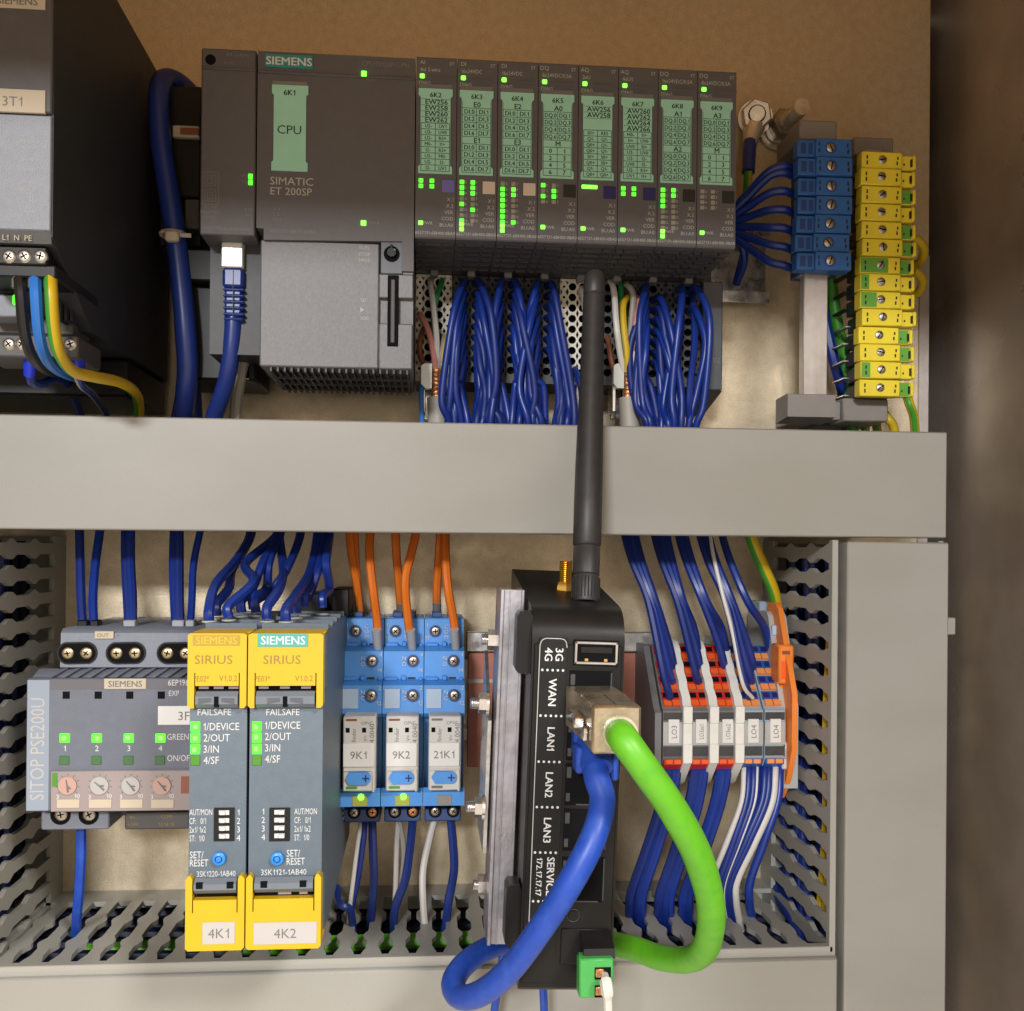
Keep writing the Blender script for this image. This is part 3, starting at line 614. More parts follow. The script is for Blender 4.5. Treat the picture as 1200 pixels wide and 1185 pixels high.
    p.text(typ, x0+2.2, k, ZT-2.0, 1.5).text('DIAG', x0+3.1, k, zr-2.0, 1.3).text('PWR', x0+4.6, k, ZT-60.9, 1.2); p.text(spec, x0+1.4, k, ZT-4.6, 1.45, align='L', sx=.85).text('ST', x0+13, k, ZT-2.2, 1.2)
    for r, s_ in enumerate(('X.1', 'X.2', 'VER', 'COD', 'BU:A0')): p.text(s_, x0+13.9, k, ZT-52-r*2.35, 1.35, align='R')
    p.text('6ES7131-6BH00-0BA0', xc, k, ZU+2.0, 1.15)
    for c in (0, 1):
        if i not in (0, 4, 5):
            for r in range(len(PAT[i][c])): p.text(str(r*2+c), x0+3.4+c*4.0, k, zl-r*2.02, 1.0)
    p.build('fine_print', 'print_soft', t, flat=True)
def base_unit(i):
    bu = MODS[i][6]; x0 = XM+15*i+.1; x1 = x0+14.8; d = 28.0; z1 = ZU-.3; z0 = 63.6
    t = thing('terminal_base', '%s terminal base with rows of round holes under module %s' % ('cream' if bu == 'beige' else 'dark grey', MODS[i][0]), 'terminal base', ((x0+x1)/2, 1, z0), 'terminal bases under the modules')
    m = 'bu_beige' if bu == 'beige' else 'bu_dark'
    MB().box(x0, x1, 1, d-4.05, z0, z1).build('housing', 'et_dark', t)
    g = MB(); nr = 9; ph = (z1-z0-4.0)/nr; cw = (2.9, 4.3, 4.3, 2.9); x = x0+.2
    for c in range(4):
        cx = x+cw[c]/2; x += cw[c]
        for r in range(nr): g.hole_cell(cx, z1-1.0-ph*(r+.5), cw[c], ph, (1.65 if c in (1, 2) else .55), d, 4.0, 10 if c in (1, 2) else 8)
    g.build('terminal_face', [m, 'dark_gap'], t)
    MB().box(x0, x1, d-4, d, z0, z1-1.0-ph*nr).box(x0, x1, d-4, d, z1-1.0, z1).box(x0, x0+.2, d-4, d, z0, z1).box(x0+14.6, x1, d-4, d, z0, z1).build('face_rim', m, t)
    if bu == 'beige' and i == 4: MB().box(x0+.9, x0+2.7, d-.2, d+.3, z0+3.8, z0+7, .4).build('colour_marker', 'term_orange', t)
    return t
for i in range(8): io_module(i); base_unit(i)
t = thing('end_module', 'plain grey end module closing the row of slim modules', 'end module', (XM+124, 1, 60))
xe0, xe1 = XM+120.1, X(846, 400, 30)
MB().box(xe0, xe1, 1, 31, 62, ZU-.2, .5).prism_x([(1, 61.8), (31, 61.8), (1, 55)], xe0, xe1).build('housing', 'et_end', t)
MB().box(xe0, X(862, 300, 60), 1, 26, ZU, ZU+38, .5).build('upper_housing', 'et_dark', t)
MB().tpx('E1B2', 836, 422, 31.1, 6).build('lettering', 'print_faint', t, flat=True)
# ================================================================ wires under the modules
def bundle(i, holes, xend, label, spread=7.6):
    x0 = XM+15*i+.3; cxs = (1.45, 5.05, 9.35, 12.95); z1 = ZU-.3; ph = (z1-63.6-4)/9; xm_ = X(xend, 495, 40)
    for n, (c, r) in enumerate(holes):
        sg = -1 if c < 2 else 1
        sx = x0+cxs[c]; sz = z1-1-ph*(r+.5); q = 1-r/8.0
        ex = xm_+sg*spread*(.1+.9*q)+random.uniform(-2.6, 2.6); out = 34+8*q+random.uniform(-3, 4)
        side = sg*(2.0+3.4*q)+random.uniform(-1.3, 1.3)
        P = [(sx, 25, sz), (sx+sg*.2, 30.5, sz-.3), (sx+side*.22, 36.5+3*q, sz-2.6-random.uniform(0, 1)), (sx+side*.8+random.uniform(-.8, .8), out+2, sz-13-5*q), (sx*.45+ex*.55+side*.7+random.uniform(-1.5, 1.5), out+1, 58+random.uniform(-4, 4)), (ex, 40+4*q+random.uniform(-2, 2), 45), (ex+random.uniform(-1, 1), 38, 28)]
        tag(MB().tube(smooth_path(P, 7), 1.5, 10).build('blue_wire', random.choice(BLUES)), label, 'wire', label.replace('blue wire', 'blue wires'))
bundle(1, [(1, 0), (1, 1), (1, 2), (1, 3), (1, 4), (2, 0), (2, 3), (2, 4), (1, 5), (2, 6), (1, 6), (2, 1), (2, 2), (1, 7), (2, 5), (2, 7)], 551, 'blue wire in the bundle curving down from module 6K3')
bundle(2, [(1, 0), (1, 1), (1, 2), (1, 3), (2, 0), (2, 1), (2, 2), (2, 4), (1, 5), (2, 5), (1, 4), (2, 3), (1, 6), (2, 6), (1, 7)], 598, 'blue wire in the bundle curving down from module 6K4')
bundle(3, [(1, 0), (1, 1), (1, 2), (2, 0), (2, 1), (2, 2), (2, 3), (1, 4), (1, 6), (1, 3), (2, 4), (2, 5), (1, 5), (2, 6)], 643, 'blue wire in the bundle curving down from module 6K5')
bundle(6, [(1, 0), (1, 1), (1, 2), (2, 1), (2, 2), (2, 3), (1, 4), (1, 5), (2, 5), (1, 6), (0, 3), (0, 5), (1, 7), (2, 7), (1, 3), (2, 4), (2, 6)], 775, 'blue wire in the bundle curving down from module 6K8', 8)
bundle(7, [(1, 0), (1, 1), (2, 0), (2, 2), (1, 3)], 795, 'blue wire in the bundle curving down from module 6K9', 5)
wire('blue_wire', 'single blue wire hanging straight down beside the grey end module', 'wire', [(812, 345, 27), (812, 350, 33), (814, 400, 40), (808, 460, 44), (808, 505, 40)], 1.4, 'blue_wire')
wire('blue_wire', 'blue wire from the lowest hole of the cream base behind the antenna', 'wire', [(674, 432, 25), (675, 436, 33), (681, 455, 38), (684, 505, 38)], 1.4, 'blue_wire')
def shield(px, label, d=34):
    t = thing('shielded_cable', 'grey shielded cable with bare copper braid clamped %s' % label, 'cable', at(px, 500, d), 'shielded cables in clamps')
    MB().tube([at(px+3, 520, d), at(px+1.5, 490, d), at(px, 466, d)], [4.2, 4.2, 4.0], 14).build('jacket', 'grey_cable', t)
    b = MB(); P = [at(px, 470-i*1.5, d+.5) for i in range(26)]; b.tube(P, [2.3+.18*math.sin(i*2.2) for i in range(26)], 10); b.build('copper_braid', 'copper', t)
    c = thing('shield_clamp', 'light metal clamp holding the copper braid %s' % label, 'clamp', at(px, 440, d), 'metal shield clamps')
    x, _, z = at(px, 442, d+2)
    poly = [(x-6.2, z+4.4), (x-4.9, z+5.3), (x-1.9, z+5.3), (x-1.9, z-4.8), (x-4.4, z-4.8), (x-6.2, z-3)]
    MB().prism_d(poly, d-1, d+3).prism_d([(2*x-a, q) for a, q in poly], d-1, d+3).build('clamp_jaws', 'pale_clamp', c)
    MB().box(x-6, x-4.4, d-12, d-1, z-14, z-1, .3).box(x+4.4, x+6, d-12, d-1, z-14, z-1, .3).box(x-5, x+5, d-12, d-10, z-16, z+2, .3).build('bracket', 'zinc_bright', c)
mat('pale_clamp', (0.60, 0.64, 0.62, 1), 0.3, .35)
shield(511.5, 'under module 6K2'); shield(736, 'beside the antenna')
a, g = 'wire', None
wire('blue_wire', 'thin blue wire beside the copper braid under module 6K2', a, [(500, 425, 25), (498, 432, 30), (494, 460, 36), (495, 505, 36)], 1.0, 'light_blue_wire')
wire('white_wire', 'white wire rising from the copper braid under module 6K2', a, [(511, 436, 34), (512, 400, 37), (508, 360, 36), (505, 335, 32), (504, 325, 25)], 1.25, 'white_wire')
wire('green_wire', 'green wire crossing behind the white wire under module 6K2', a, [(511, 436, 33), (508, 380, 33), (511, 352, 34), (517, 333, 31), (518, 326, 25)], 1.15, 'green_wire')
wire('pink_wire', 'pink wire curving into the cream base under module 6K2', a, [(510, 436, 35), (508, 415, 37), (501, 385, 36), (493, 370, 32), (491, 368, 26)], 1.25, 'pink_wire')
wire('yellow_wire', 'yellow wire beside the white one under module 6K2', a, [(514, 436, 34), (519, 420, 36), (523, 400, 34), (524, 392, 26)], 1.15, 'yellow_wire')
wire('brown_wire', 'brown wire looping inside the cream base under module 6K2', a, [(510, 436, 34), (498, 428, 33), (492, 412, 32), (494, 392, 31), (500, 380, 27)], 1.1, 'brown_wire')
wire('grey_wire', 'grey wire close to the yellow one under module 6K2', a, [(513, 436, 35), (516, 420, 36), (519, 402, 34), (519, 392, 26)], 1.0, 'grey_wire')
wire('white_wire', 'white wire rising highest from the braid beside the antenna', a, [(731, 436, 36), (726, 410, 38), (722, 375, 38), (720, 345, 36), (717, 332, 32), (714, 330, 25)], 1.3, 'white_wire')
wire('green_wire', 'green wire rising behind the yellow wire beside the antenna', a, [(731, 436, 34), (730, 400, 34), (729, 360, 34), (727, 335, 31), (726, 328, 25)], 1.2, 'green_wire')
wire('yellow_wire', 'yellow wire arching over the braid beside the antenna', a, [(735, 436, 37), (735, 415, 39), (731, 380, 39), (731, 356, 37), (737, 348, 33), (740, 348, 26)], 1.3, 'yellow_wire')
wire('grey_wire', 'grey wire arching above the yellow wire beside the antenna', a, [(738, 440, 35), (738, 400, 36), (741, 365, 38), (742, 345, 37), (736, 335, 34), (730, 334, 26)], 1.25, 'grey_wire')
wire('pink_wire', 'pink wire arching at the edge of the blue bundle by the antenna', a, [(736, 432, 36), (741, 405, 38), (746, 375, 39), (749, 355, 37), (744, 347, 32), (742, 347, 26)], 1.3, 'pink_wire')
wire('brown_wire', 'brown wire bent low beside the antenna and clamp', a, [(732, 436, 33), (722, 436, 33), (717, 425, 34), (713, 400, 32), (712, 395, 26)], 1.2, 'brown_wire')
wire('white_wire', 'white wire dropping along the blue bundle past the clamp', a, [(741, 395, 36), (744, 420, 38), (748, 445, 38), (757, 475, 36), (766, 505, 34)], 1.2, 'white_wire')
wire('grey_wire', 'pale grey wire curving behind the lower antenna', a, [(680, 340, 26), (686, 350, 30), (692, 400, 32), (682, 455, 34), (668, 495, 36), (660, 515, 34)], 2.2, 'white_wire')
# ================================================================ thick cables at the upper left
wire('network_cable', 'thick dark blue cable looping over beside the power supply', 'cable', [(238, 128, 30), (225, 112, 34), (208, 96, 38), (192, 93, 44), (186, 112, 50), (189, 160, 52), (197, 215, 52), (204, 270, 52), (210, 320, 52), (217, 380, 52), (221, 430, 50), (217, 470, 46), (208, 510, 40)], 4.0, 'blue_cable', n=14)
wire('network_cable', 'second dark blue cable running behind the thick looped one', 'cable', [(232, 140, 30), (220, 125, 32), (205, 118, 36), (205, 160, 36), (212, 260, 36), (216, 380, 36), (224, 440, 38), (228, 510, 36)], 3.6, 'blue_cable', n=12)
t = thing('cable_tie', 'white cable tie round the thick blue cable', 'cable tie', at(203, 275, 52))
x, _, z = at(203, 275, 52)
MB().tube([(x+math.cos(q)*4.5, 52+math.sin(q)*4.5, z) for q in np.linspace(0, 2*math.pi, 15)], .9, 6, cap=False).build('strap', 'paper_warm', t)
MB().bpx(192, 269, 209, 282, 58.5, 55, .8).build('lock_head', 'paper_warm', t); MB().bpx(209, 273, 224, 278, 56, 55.2, .2).build('tail', 'grey_cable', t)
t = thing('network_plug', 'bright metal network plug with blue ribbed boot under the processor module', 'plug', at(271, 300, 66))
MB().bpx(259, 283, 284.5, 313, 68, 58, .5).bpx(281, 285, 286, 290, 66, 58, .2).build('plug_body', 'white_plug', t)
b = MB().bpx(260, 312.5, 285.5, 337, 67.5, 59, 1.2)
b.bpx(263, 336, 283, 372, 66.5, 59.5, .8)
for k in range(5): b.bpx(261, 337+k*7.2, 286.5, 341+k*7.2, 67.4, 58.7, .6)
b.bpx(261.5, 371, 286, 376, 67, 59, 1); b.build('ribbed_boot', 'blue_cable', t)
MB().bpx(272.6, 315, 273.4, 370, 67.8, 67, .1).build('boot_seam', 'relay_grey', t)
wire('network_cable', 'blue network cable bending from the metal plug into the duct', 'cable', [(274, 370, 63), (274, 390, 63), (270, 420, 62), (262, 455, 57), (250, 490, 50), (246, 515, 44)], 3.3, 'blue_cable', n=12)
wire('grey_cable', 'pale grey cable hanging behind the blue network cable', 'cable', [(284, 345, 50), (288, 370, 50), (289, 395, 48), (284, 430, 46), (277, 470, 44), (275, 515, 40)], 2.3, 'grey_cable')
tag(MB().bpx(287, 285, 292, 385, 40, 10).bpx(287, 385, 292, 445, 46, 12).build('cover_edge', 'paper_warm'), 'pale plastic edge between the network plug and the processor module', 'cover edge')
# ================================================================ studs, busbar and terminals at the upper right
t = thing('earth_stud', 'hexagon nut on a stud holding the blue wire lug', 'bolt', at(889, 128, 0))
for dd, r, n_, nm in ((1, 8.4, 24, 'washer'), (7, 6.6, 6, 'nut')):
    pass
MB().cyl(at(886, 139, .2), 'd', 8.2, 1.4, 26).build('washer', 'brass_dull', t)
p0 = Vector(at(884, 140, 1)); p1 = Vector(at(890, 128, 22)); ax = (p1-p0).normalized()
MB().tube([p0+ax*3, p0+ax*4.6], 7.6, 24).build('washer', 'brass_dull', t)
MB().tube([p0+ax*5, p0+ax*11.2, p0+ax*12], [6.9, 6.9, 6.2], 6, ph=.3).build('nut', 'brass_dull', t); MB().tube([p0+ax*11.9, p0+ax*12.1], 3.9, 18).build('thread_gap', 'dark_gap', t)
b = MB(); b.tube([p0+ax*(2+.36*i) for i in range(32)], [3.3 if i % 2 else 2.9 for i in range(32)], 14); b.build('stud', 'brass_dull', t)
t = thing('earth_stud', 'tilted threaded stud with washer and nut beside the hexagon nut', 'bolt', at(915, 150, 0))
p0 = Vector(at(912, 152, 1)); p1 = Vector(at(943, 122, 30)); ax = (p1-p0).normalized()
MB().tube([p0, p0+ax*1.5], 9.6, 26).build('washer', 'brass_dull', t)
MB().tube([p0+ax*2.4, p0+ax*3.8], 7.4, 24).build('washer', 'zinc_bright', t)
MB().tube([p0+ax*4, p0+ax*9.5, p0+ax*10.3], [6.6, 6.6, 6], 6).build('nut', 'screw_steel', t)
b = MB(); b.tube([p0+ax*(1+.5*i) for i in range(52)], [3.6 if i % 2 else 3.25 for i in range(52)], 14); b.build('stud', 'brass_dull', t)
t = thing('cable_lug', 'metal lug with a blue sleeve hanging from the hexagon nut', 'cable lug', at(880, 165, 8))
MB().tube([at(884, 148, 8), at(880, 160, 9), at(879, 170, 10)], [5, 3.6, 3], 12).build('lug_barrel', 'brass_dull', t)
MB().tube([at(879, 166, 10), at(878, 182, 12), at(877, 202, 14)], 2.9, 12).build('sleeve', 'blue_cable', t)
wire('earth_wire', 'dark striped wire under the blue lug sleeve', 'wire', [(877, 200, 14), (876, 215, 12), (874, 240, 8), (870, 290, 6)], 1.9, PE, sides=PES, n=10)
# neutral terminals on the busbar
xa, xb = X(936, 238, 50), X(998.5, 238, 50); zt, zb = Z(966, 161.5, 50), Z(960, 317, 50); pit = (zt-zb)/7
ORD = ['top', 'second', 'third', 'fourth', 'fifth', 'sixth', 'bottom']
for i in range(7):
    z1 = zt-pit*i-.15; z0 = z1-pit+.3; sh = random.uniform(-.5, .5)+(.4-.14*i)
    t = thing('neutral_terminal', 'blue screw terminal on the busbar, %s of seven' % ORD[i], 'terminal', ((xa+xb)/2, 30, z0), 'blue busbar terminals')
    dk = 50+random.uniform(-.8, .8)
    b = MB().box(xa+7.2+sh, xb+sh, 43, dk, z0, z1, .35).box(xa+sh, xa+7.6+sh, 43, dk-1.6, z0+.2, z1-.2, .4); b.build('housing', 'n_blue', t); MB().box(xa+4, xb-2.5, 30, 42.9, z0+.6, z1-.6, .3).build('lower_housing', 'n_blue_dark', t)
    MB().box(xa+1.4+sh, xa+3.6+sh, dk-1.6, dk-1.45, z0+1.6, z1-1.6).box(xa+4.6+sh, xa+6.4+sh, dk-1.6, dk-1.45, z0+1.4, z1-1.4).build('wire_entry', 'n_blue_dark', t)
    MB().box(xa+8.3+sh, xa+8.9+sh, dk, dk+.12, z0+1.7, z0+3.3).box(xa+8.3+sh, xa+8.9+sh, dk, dk+.12, z0+4.3, z0+5.7).box(xb-2+sh, xb-1.3+sh, dk, dk+.12, z0+1.6, z0+3.2).box(xb-2.2+sh, xb-1.6+sh, dk, dk+.12, z0+4.0, z0+5.6).build('slots', 'print_black', t)
    MB().cyl((xa+13.4+sh, dk, (z0+z1)/2), 'd', 2.35, .1, 18).build('screw_well', 'n_blue_dark', t)
    screw(t, xa+13.4+sh, dk+.3, (z0+z1)/2, 1.95, slot='-', ang=random.uniform(60, 130))
for i in range(7):
    z = zt-pit*(i+.5); 
    if i == 0: z -= 5
    P = [(xa+2, 38, z), (xa-2.5, 40, z+.6), (xa-8, 38, z+.5-(i-2.5)*-.6), (xa-14, 32, z*.6+Z(880, 255, 30)*.4), (xa-19, 26, z*.25+Z(880, 262, 30)*.75), (X(874, 290, 20), 18, Z(874, 292, 20)-3+i*.7), (X(866, 330, 12), 8, Z(866, 330, 12))]
    tag(MB().tube(smooth_path(P, 6), 1.75, 9).build('blue_wire', 'blue_wire'), 'blue wire fanning out to the %s blue busbar terminal' % ORD[i], 'wire', 'blue wires fanning out to the busbar terminals')
t = thing('busbar', 'flat tinned busbar standing below the blue terminals', 'busbar', at(955, 462, 36))
MB().bpx(941.5, 319, 970, 464, 42, 37, .4).build('bar', 'tin_bar', t)
MB().bpx(937, 141, 981, 164, 40, 12, .6).build('upper_holder', 'holder_grey', t)
MB().bpx(938, 318, 973, 324, 41, 36, .4).build('bar_stop', 'holder_grey', t)
MB().prism_x([(33, Z(950, 464, 46)), (46, Z(950, 462, 46)), (47, Z(950, 463, 46)), (47, Z(950, 489, 46)), (33, Z(950, 495, 40))], X(923, 475, 47), X(979, 475, 47)).box(X(940, 475, 33), X(985, 475, 33), .2, 33.2, Z(950, 492, 33), Z(950, 470, 33), .4).build('lower_holder', 'holder_grey', t)
MB().bpx(957, 466, 998, 499, 22, .2, .5).build('holder_arm', 'et_end', t)
# protective earth terminals
t = thing('earth_bar_holder', 'grey plastic holder under the green and yellow terminals', 'holder', at(1010, 490, 0))
MB().bpx(988, 467, 1041, 494, 36, .2, .6).build('holder_body', 'holder_grey', t); MB().bpx(1001, 161, 1047, 182, 22, .2, .5).build('upper_holder', 'holder_grey', t)
MB().bpx(1012, 175, 1032, 470, 26, 22, .3).build('bar', 'tin_bar', t)
za, zc = Z(1040, 177, 46), Z(1040, 465, 46); pit = (za-zc)/14
GRN = [(0, 0), (0, 0), (0, 1), (0, 0), (0, 1), (0, 1), (2, 1), (2, 0), (2, 0), (0, 0), (0, 1), (0, 1), (2, 0), (0, 1)]
NTH = ['topmost', 'second from the top', 'third from the top', 'fourth from the top', 'fifth from the top', 'sixth from the top', 'seventh from the top', 'eighth from the top', 'ninth from the top', 'tenth from the top', 'eleventh from the top', 'third from the bottom', 'second from the bottom', 'lowest']
for i in range(14):
    z1 = za-pit*i-.2; z0 = z1-pit+.35; sh = random.uniform(-.5, .5); x0 = X(1009, 320, 46)+sh; x1 = x0+17.2; x2 = x1+6.4; dk = 46+random.uniform(-.7, .7)
    t = thing('earth_terminal', 'yellow%s screw terminal on the earth bar, %s' % (' and green' if any(GRN[i]) else '', NTH[i]), 'terminal', (x0+10, 26, z0), 'yellow and green earth terminals')
    m0 = 'pe_block_green' if GRN[i][0] == 1 else 'pe_yellow'
    MB().box(x0, x1, 40, dk, z0, z1, .35).build('housing', m0, t); MB().box(x0+2.5, x1-1, 26, 39.9, z0+.5, z1-.5, .3).build('lower_housing', 'et_dark', t)
    if GRN[i][0] == 2: MB().box(x0+.3, x0+(12 if i == 6 else random.uniform(3.5, 7)), dk-.3, dk+.06, z0+.4, z1-.4).build('green_patch', 'pe_block_green', t)
    MB().box(x1-.2, x2, 40, dk-1.8, z0+.3, z1-.5, .35).box(x2-1.4, x2, 40, dk-.8, z0+.5, z1-.6, .3).build('side_lug', 'pe_yellow', t)
    if GRN[i][1]: MB().box(x1+.1, x2-1.6, dk-2, dk-1.72, z0+.6, z1-.8).build('green_patch', 'pe_block_green', t)
    MB().box(x0+1.9, x0+2.5, dk, dk+.13, z0+1.4, z0+3).box(x0+1.9, x0+2.5, dk, dk+.13, z0+3.8, z0+5.2).box(x1-2.5, x1-1.9, dk, dk+.13, z0+1.6, z0+3).box(x1-2.2, x1-1.6, dk, dk+.13, z0+3.8, z0+5).box(x1+1.3, x1+1.9, dk-1.8, dk-1.6, z0+2.2, z0+3).box(x2-2.2, x2-1.7, dk-1.8, dk-.7, z0+1.6, z0+4.6).build('slots', 'print_black', t)
    screw(t, x0+8.8, dk+.25, (z0+z1)/2+.2, 1.9, slot='-', ang=random.choice((40, 60, 100, 170, 10, 75)))
    MB().box(x0-2.8, x0-.2, 24, 36, z0+1.2, z0+2.0, .2).build('clip', 'zinc' if i > 8 else 'black', t)
wire('earth_wire', 'green and yellow wire running down beside the busbar', 'wire', [(965, 300, 20), (973, 330, 22), (981, 380, 22), (990, 420, 20), (996, 470, 18), (1000, 520, 15)], 2.6, ['pe_green', 'yellow_wire'], sides=[0, 0, 0, 0, 1, 1, 0, 0, 0, 0], n=10)
wire('blue_wire', 'blue wire bending down behind the busbar into its holder', 'wire', [(962, 350, 20), (970, 390, 22), (978, 425, 22), (986, 455, 18), (990, 480, 12), (992, 520, 8)], 2.4, 'blue_wire')
for j, P in enumerate(([(1062, 462, 40), (1066, 474, 42), (1071, 490, 40), (1073, 520, 36)], [(1034, 480, 20), (1040, 490, 28), (1047, 500, 28), (1050, 520, 26)], [(1070, 280, 36), (1077, 283, 36), (1083, 293, 33), (1079, 306, 28), (1070, 312, 24)], [(1070, 318, 36), (1076, 321, 35), (1081, 330, 32), (1077, 342, 27), (1068, 346, 24)], [(1012, 490, 14), (1014, 505, 14), (1016, 525, 14)], [(1026, 490, 16), (1028, 505, 16), (1030, 525, 16)])):
    wire('earth_wire', ('green and yellow wire dropping from the lowest earth terminal', 'green and yellow wire emerging from under the grey earth holder', 'green and yellow wire bending out beside the sixth earth terminal', 'green and yellow wire bending out beside the eighth earth terminal', 'striped wire end below the grey earth holder, nearer the busbar', 'striped wire end below the grey earth holder, middle one')[j], 'wire', P, 1.9, PE, sides=[0, 0, 0, 0, 0, 0, 0, 0, 1, 1] if j not in (2, 3) else [0, 0, 0, 0, 1, 0, 0, 0, 0, 0], n=10)
# ================================================================ lower row: output unit behind the yellow relays
def pse():
    d = 82; x0 = X(30, 870, d); x1 = x0+71.5
    t = thing('power_distribution_unit', 'light grey four channel unit with dials, partly hidden behind the yellow safety relays', 'electronic unit', (x0+36, 7.5, Z(100, 951, d)))
    zt, zb = Z(120, 795, d), Z(120, 951, d); zh = Z(130, 737, 74); zl = Z(90, 972, 70)
    MB().box(x0+1, x1-1, 8, d-2, zb, zt).box(x0+9, x1-3, 8, 55, zl+1, zb).build('housing', 'pse_grey', t)
    MB().box(x0, x1, d-3, d, zb+.1, zt, .7).build('front_panel', 'pse_grey', t)
    h = MB().prism_x([(10, zh), (72, zh), (74, zh-1.5), (74.6, Z(130, 782, 74.6)), (72, Z(130, 783, 72)-.3), (10, zt-2)], x0+8.8, x1-2).build('head_block', 'pse_head', t)
    v = MB()
    for i in range(14):
        x = x0+10+i*4.4; q = Z(130, 783, 73)
        v._prism([(x, 72, q), (x+1.5, 72, q), (x-1.5, 81, zt-.2), (x-3, 81, zt-.2)], [(x, 74.2, q+.2), (x+1.5, 74.2, q+.2), (x-1.5, 82, zt+.3), (x-3, 82, zt+.3)])
    v.prism_x([(70, Z(130, 784, 72)), (73, Z(130, 784, 73)), (80, zt-.3), (70, zt-.3)], x0+1, x1-2); v.build('vent_fins', 'pse_head', t)
    for px in (90.5, 147.5, 207):
        x, _, z = at(px, 765.5, 74.6); pol = []
        for k in range(20):
            a = 2*math.pi*k/20; pol.append((x+(2.9 if math.cos(a) > 0 else -2.9)+3.5*math.cos(a), z+3.5*math.sin(a)))
        o = MB().prism_d(pol, 70, 74.9).build('screw_opening', 'dark_gap', t)
        MB().prism_d([(x+(a-x)*1.1, z+(b-z)*1.16) for a, b in pol], 73.9, 74.75).build('opening_rim', 'black', t)
        for s_ in (-1, 1): screw(t, x+s_*3.2, 75.2, z, 2.15, 'screw_gold')
    MB().bpx(111, 740, 133, 748.5, 74.9, 74).tpx('OUT', 121, 744.3, 74.95, 4.5).build('terminal_label', ['paper_warm'], t)
    MB().tpx('OUT', 120.5, 744.5, 75.0, 4.2).tpx('+', 137, 744.5, 75.0, 4).build('lettering', 'print_grey', t, flat=True)
    MB().box(X(58.5, 800, d), x1-.4, d-.3, d+.12, Z(120, 808, d), zt-.3).build('name_band', 'pse_band', t)
    n = MB().bpx(122, 795.5, 171, 807.5, d+.3, d, .05); n.mat(1).tpx('SIEMENS', 146.5, 801.5, d+.34, 7, bold=True, sx=1.02); n.build('name_plate', ['paper_warm', 'print_grey'], t)
    MB().box(x0+.5, X(57.5, 870, d), d-.3, d+.12, zb+.6, Z(45, 797, d)).build('side_strip', 'pse_strip', t)
    MB().tpx('SITOP PSE200U', 43.5, 878, d+.2, 15.5, rot=90, sx=.80).build('lettering', 'print_soft', t, flat=True)
    for px in (77.5, 115, 152, 189): MB().bpx(px-4.2, 810.5, px+4.2, 819, d+.1, d-.5).build('label_slot', 'dark_gap', t)
    w_ = MB().bpx(185, 827.5, 226, 849.5, d+.35, d, .05); w_.mat(1).tpx('3F1', 209, 839, d+.4, 10, align='L'); w_.build('marking_label', ['label_white', 'print_grey'], t)
    for px in (76, 113.5, 151, 188):
        led(t, px, 865, d, 11, 10, 'led_green'); led(t, px-.5, 891, d, 11, 10, 'led_dim')
    p = MB()
    for i, px in enumerate((76, 113.5, 151, 188)): p.tpx(str(i+1), px, 877, d+.08, 6.4)
    p.tpx('GREEN', 196, 863.5, d+.08, 7, align='L', sx=.8).tpx('ON/OFF', 196, 888.5, d+.08, 7, align='L', sx=.8).tpx('6EP1961', 197, 800, d+.2, 7, align='L', sx=.8).tpx('EXP', 198, 812.5, d+.08, 6, align='L', sx=.8); p.build('lettering', 'print_white', t, flat=True)
    c = MB().box(X(60.5, 925, d), x1-.3, d-.1, d+1.2, Z(130, 950, d), Z(130, 902.5, d), .3).build('dial_cover', 'pse_cover', t)  # pinkish cover colour stands in for a reddish reflection
    MB().bpx(61, 906, 67, 922, d+1.4, d).build('cover_catch', 'led_olive', c); MB().bpx(212, 910, 222, 930, d+1.4, d).build('cover_catch', 'brown_wire', c)
    for i, px in enumerate((79.5, 117, 153.5, 190)):
        x, _, z = at(px, 920.5, d+1.2)
        MB().cyl((x, d+1.2, z), 'd', 3.1, .7, 20).build('dial', 'dial_red' if i in (0, 3) else 'dial', c)
        a = math.radians((100, 140, 130, 130)[i]); q = MB()
        for s_ in (1,): q.tube([(x-2.2*math.cos(a), d+2.0, z-2.2*math.sin(a)), (x+2.2*math.cos(a), d+2.0, z+2.2*math.sin(a))], [.35, .15], 5); q.tube([(x, d+2, z), (x-1.6*math.cos(a+.7), d+2, z-1.6*math.sin(a+.7))], .25, 5)
        for k in range(9):
            b = math.radians(-40+k*32.5); q.tube([(x+3.5*math.cos(b), d+1.28, z+3.5*math.sin(b)), (x+4.1*math.cos(b), d+1.28, z+4.1*math.sin(b))], .1, 4)
        q.build('dial_pointer', 'print_grey', c)
        MB().bpx(px-13, 937, px+13.5, 947, d+1.5, d+1, .05).build('dial_label', 'paper_warm', c)
        MB().tpx('3', px-12, 934, d+1.28, 5).tpx('10', px+11, 933, d+1.28, 5).build('lettering', 'print_white', c, flat=True)
    l = MB().bpx(48, 951, 128, 972.5, 70, 40, .5).build('lower_terminal', 'pse_head', t); MB().bpx(146, 951, 222, 972, 66, 40, .5).build('lower_plate', 'psu_head', t)
    for px in (71, 104):
        MB().cyl(at(px, 955, 70), 'd', 3.6, .2, 18).build('screw_well', 'dark_gap', t); screw(t, *at(px, 955, 70.6), 2.3)
    MB().tpx('IN', 155, 958, 66.1, 4).tpx('+24V', 156, 966, 66.1, 4.2).tpx('COM', 195, 957, 66.1, 4).tpx('13 14 15', 195, 966, 66.1, 4.2).build('lettering', 'print_yellowish', t, flat=True)
pse()
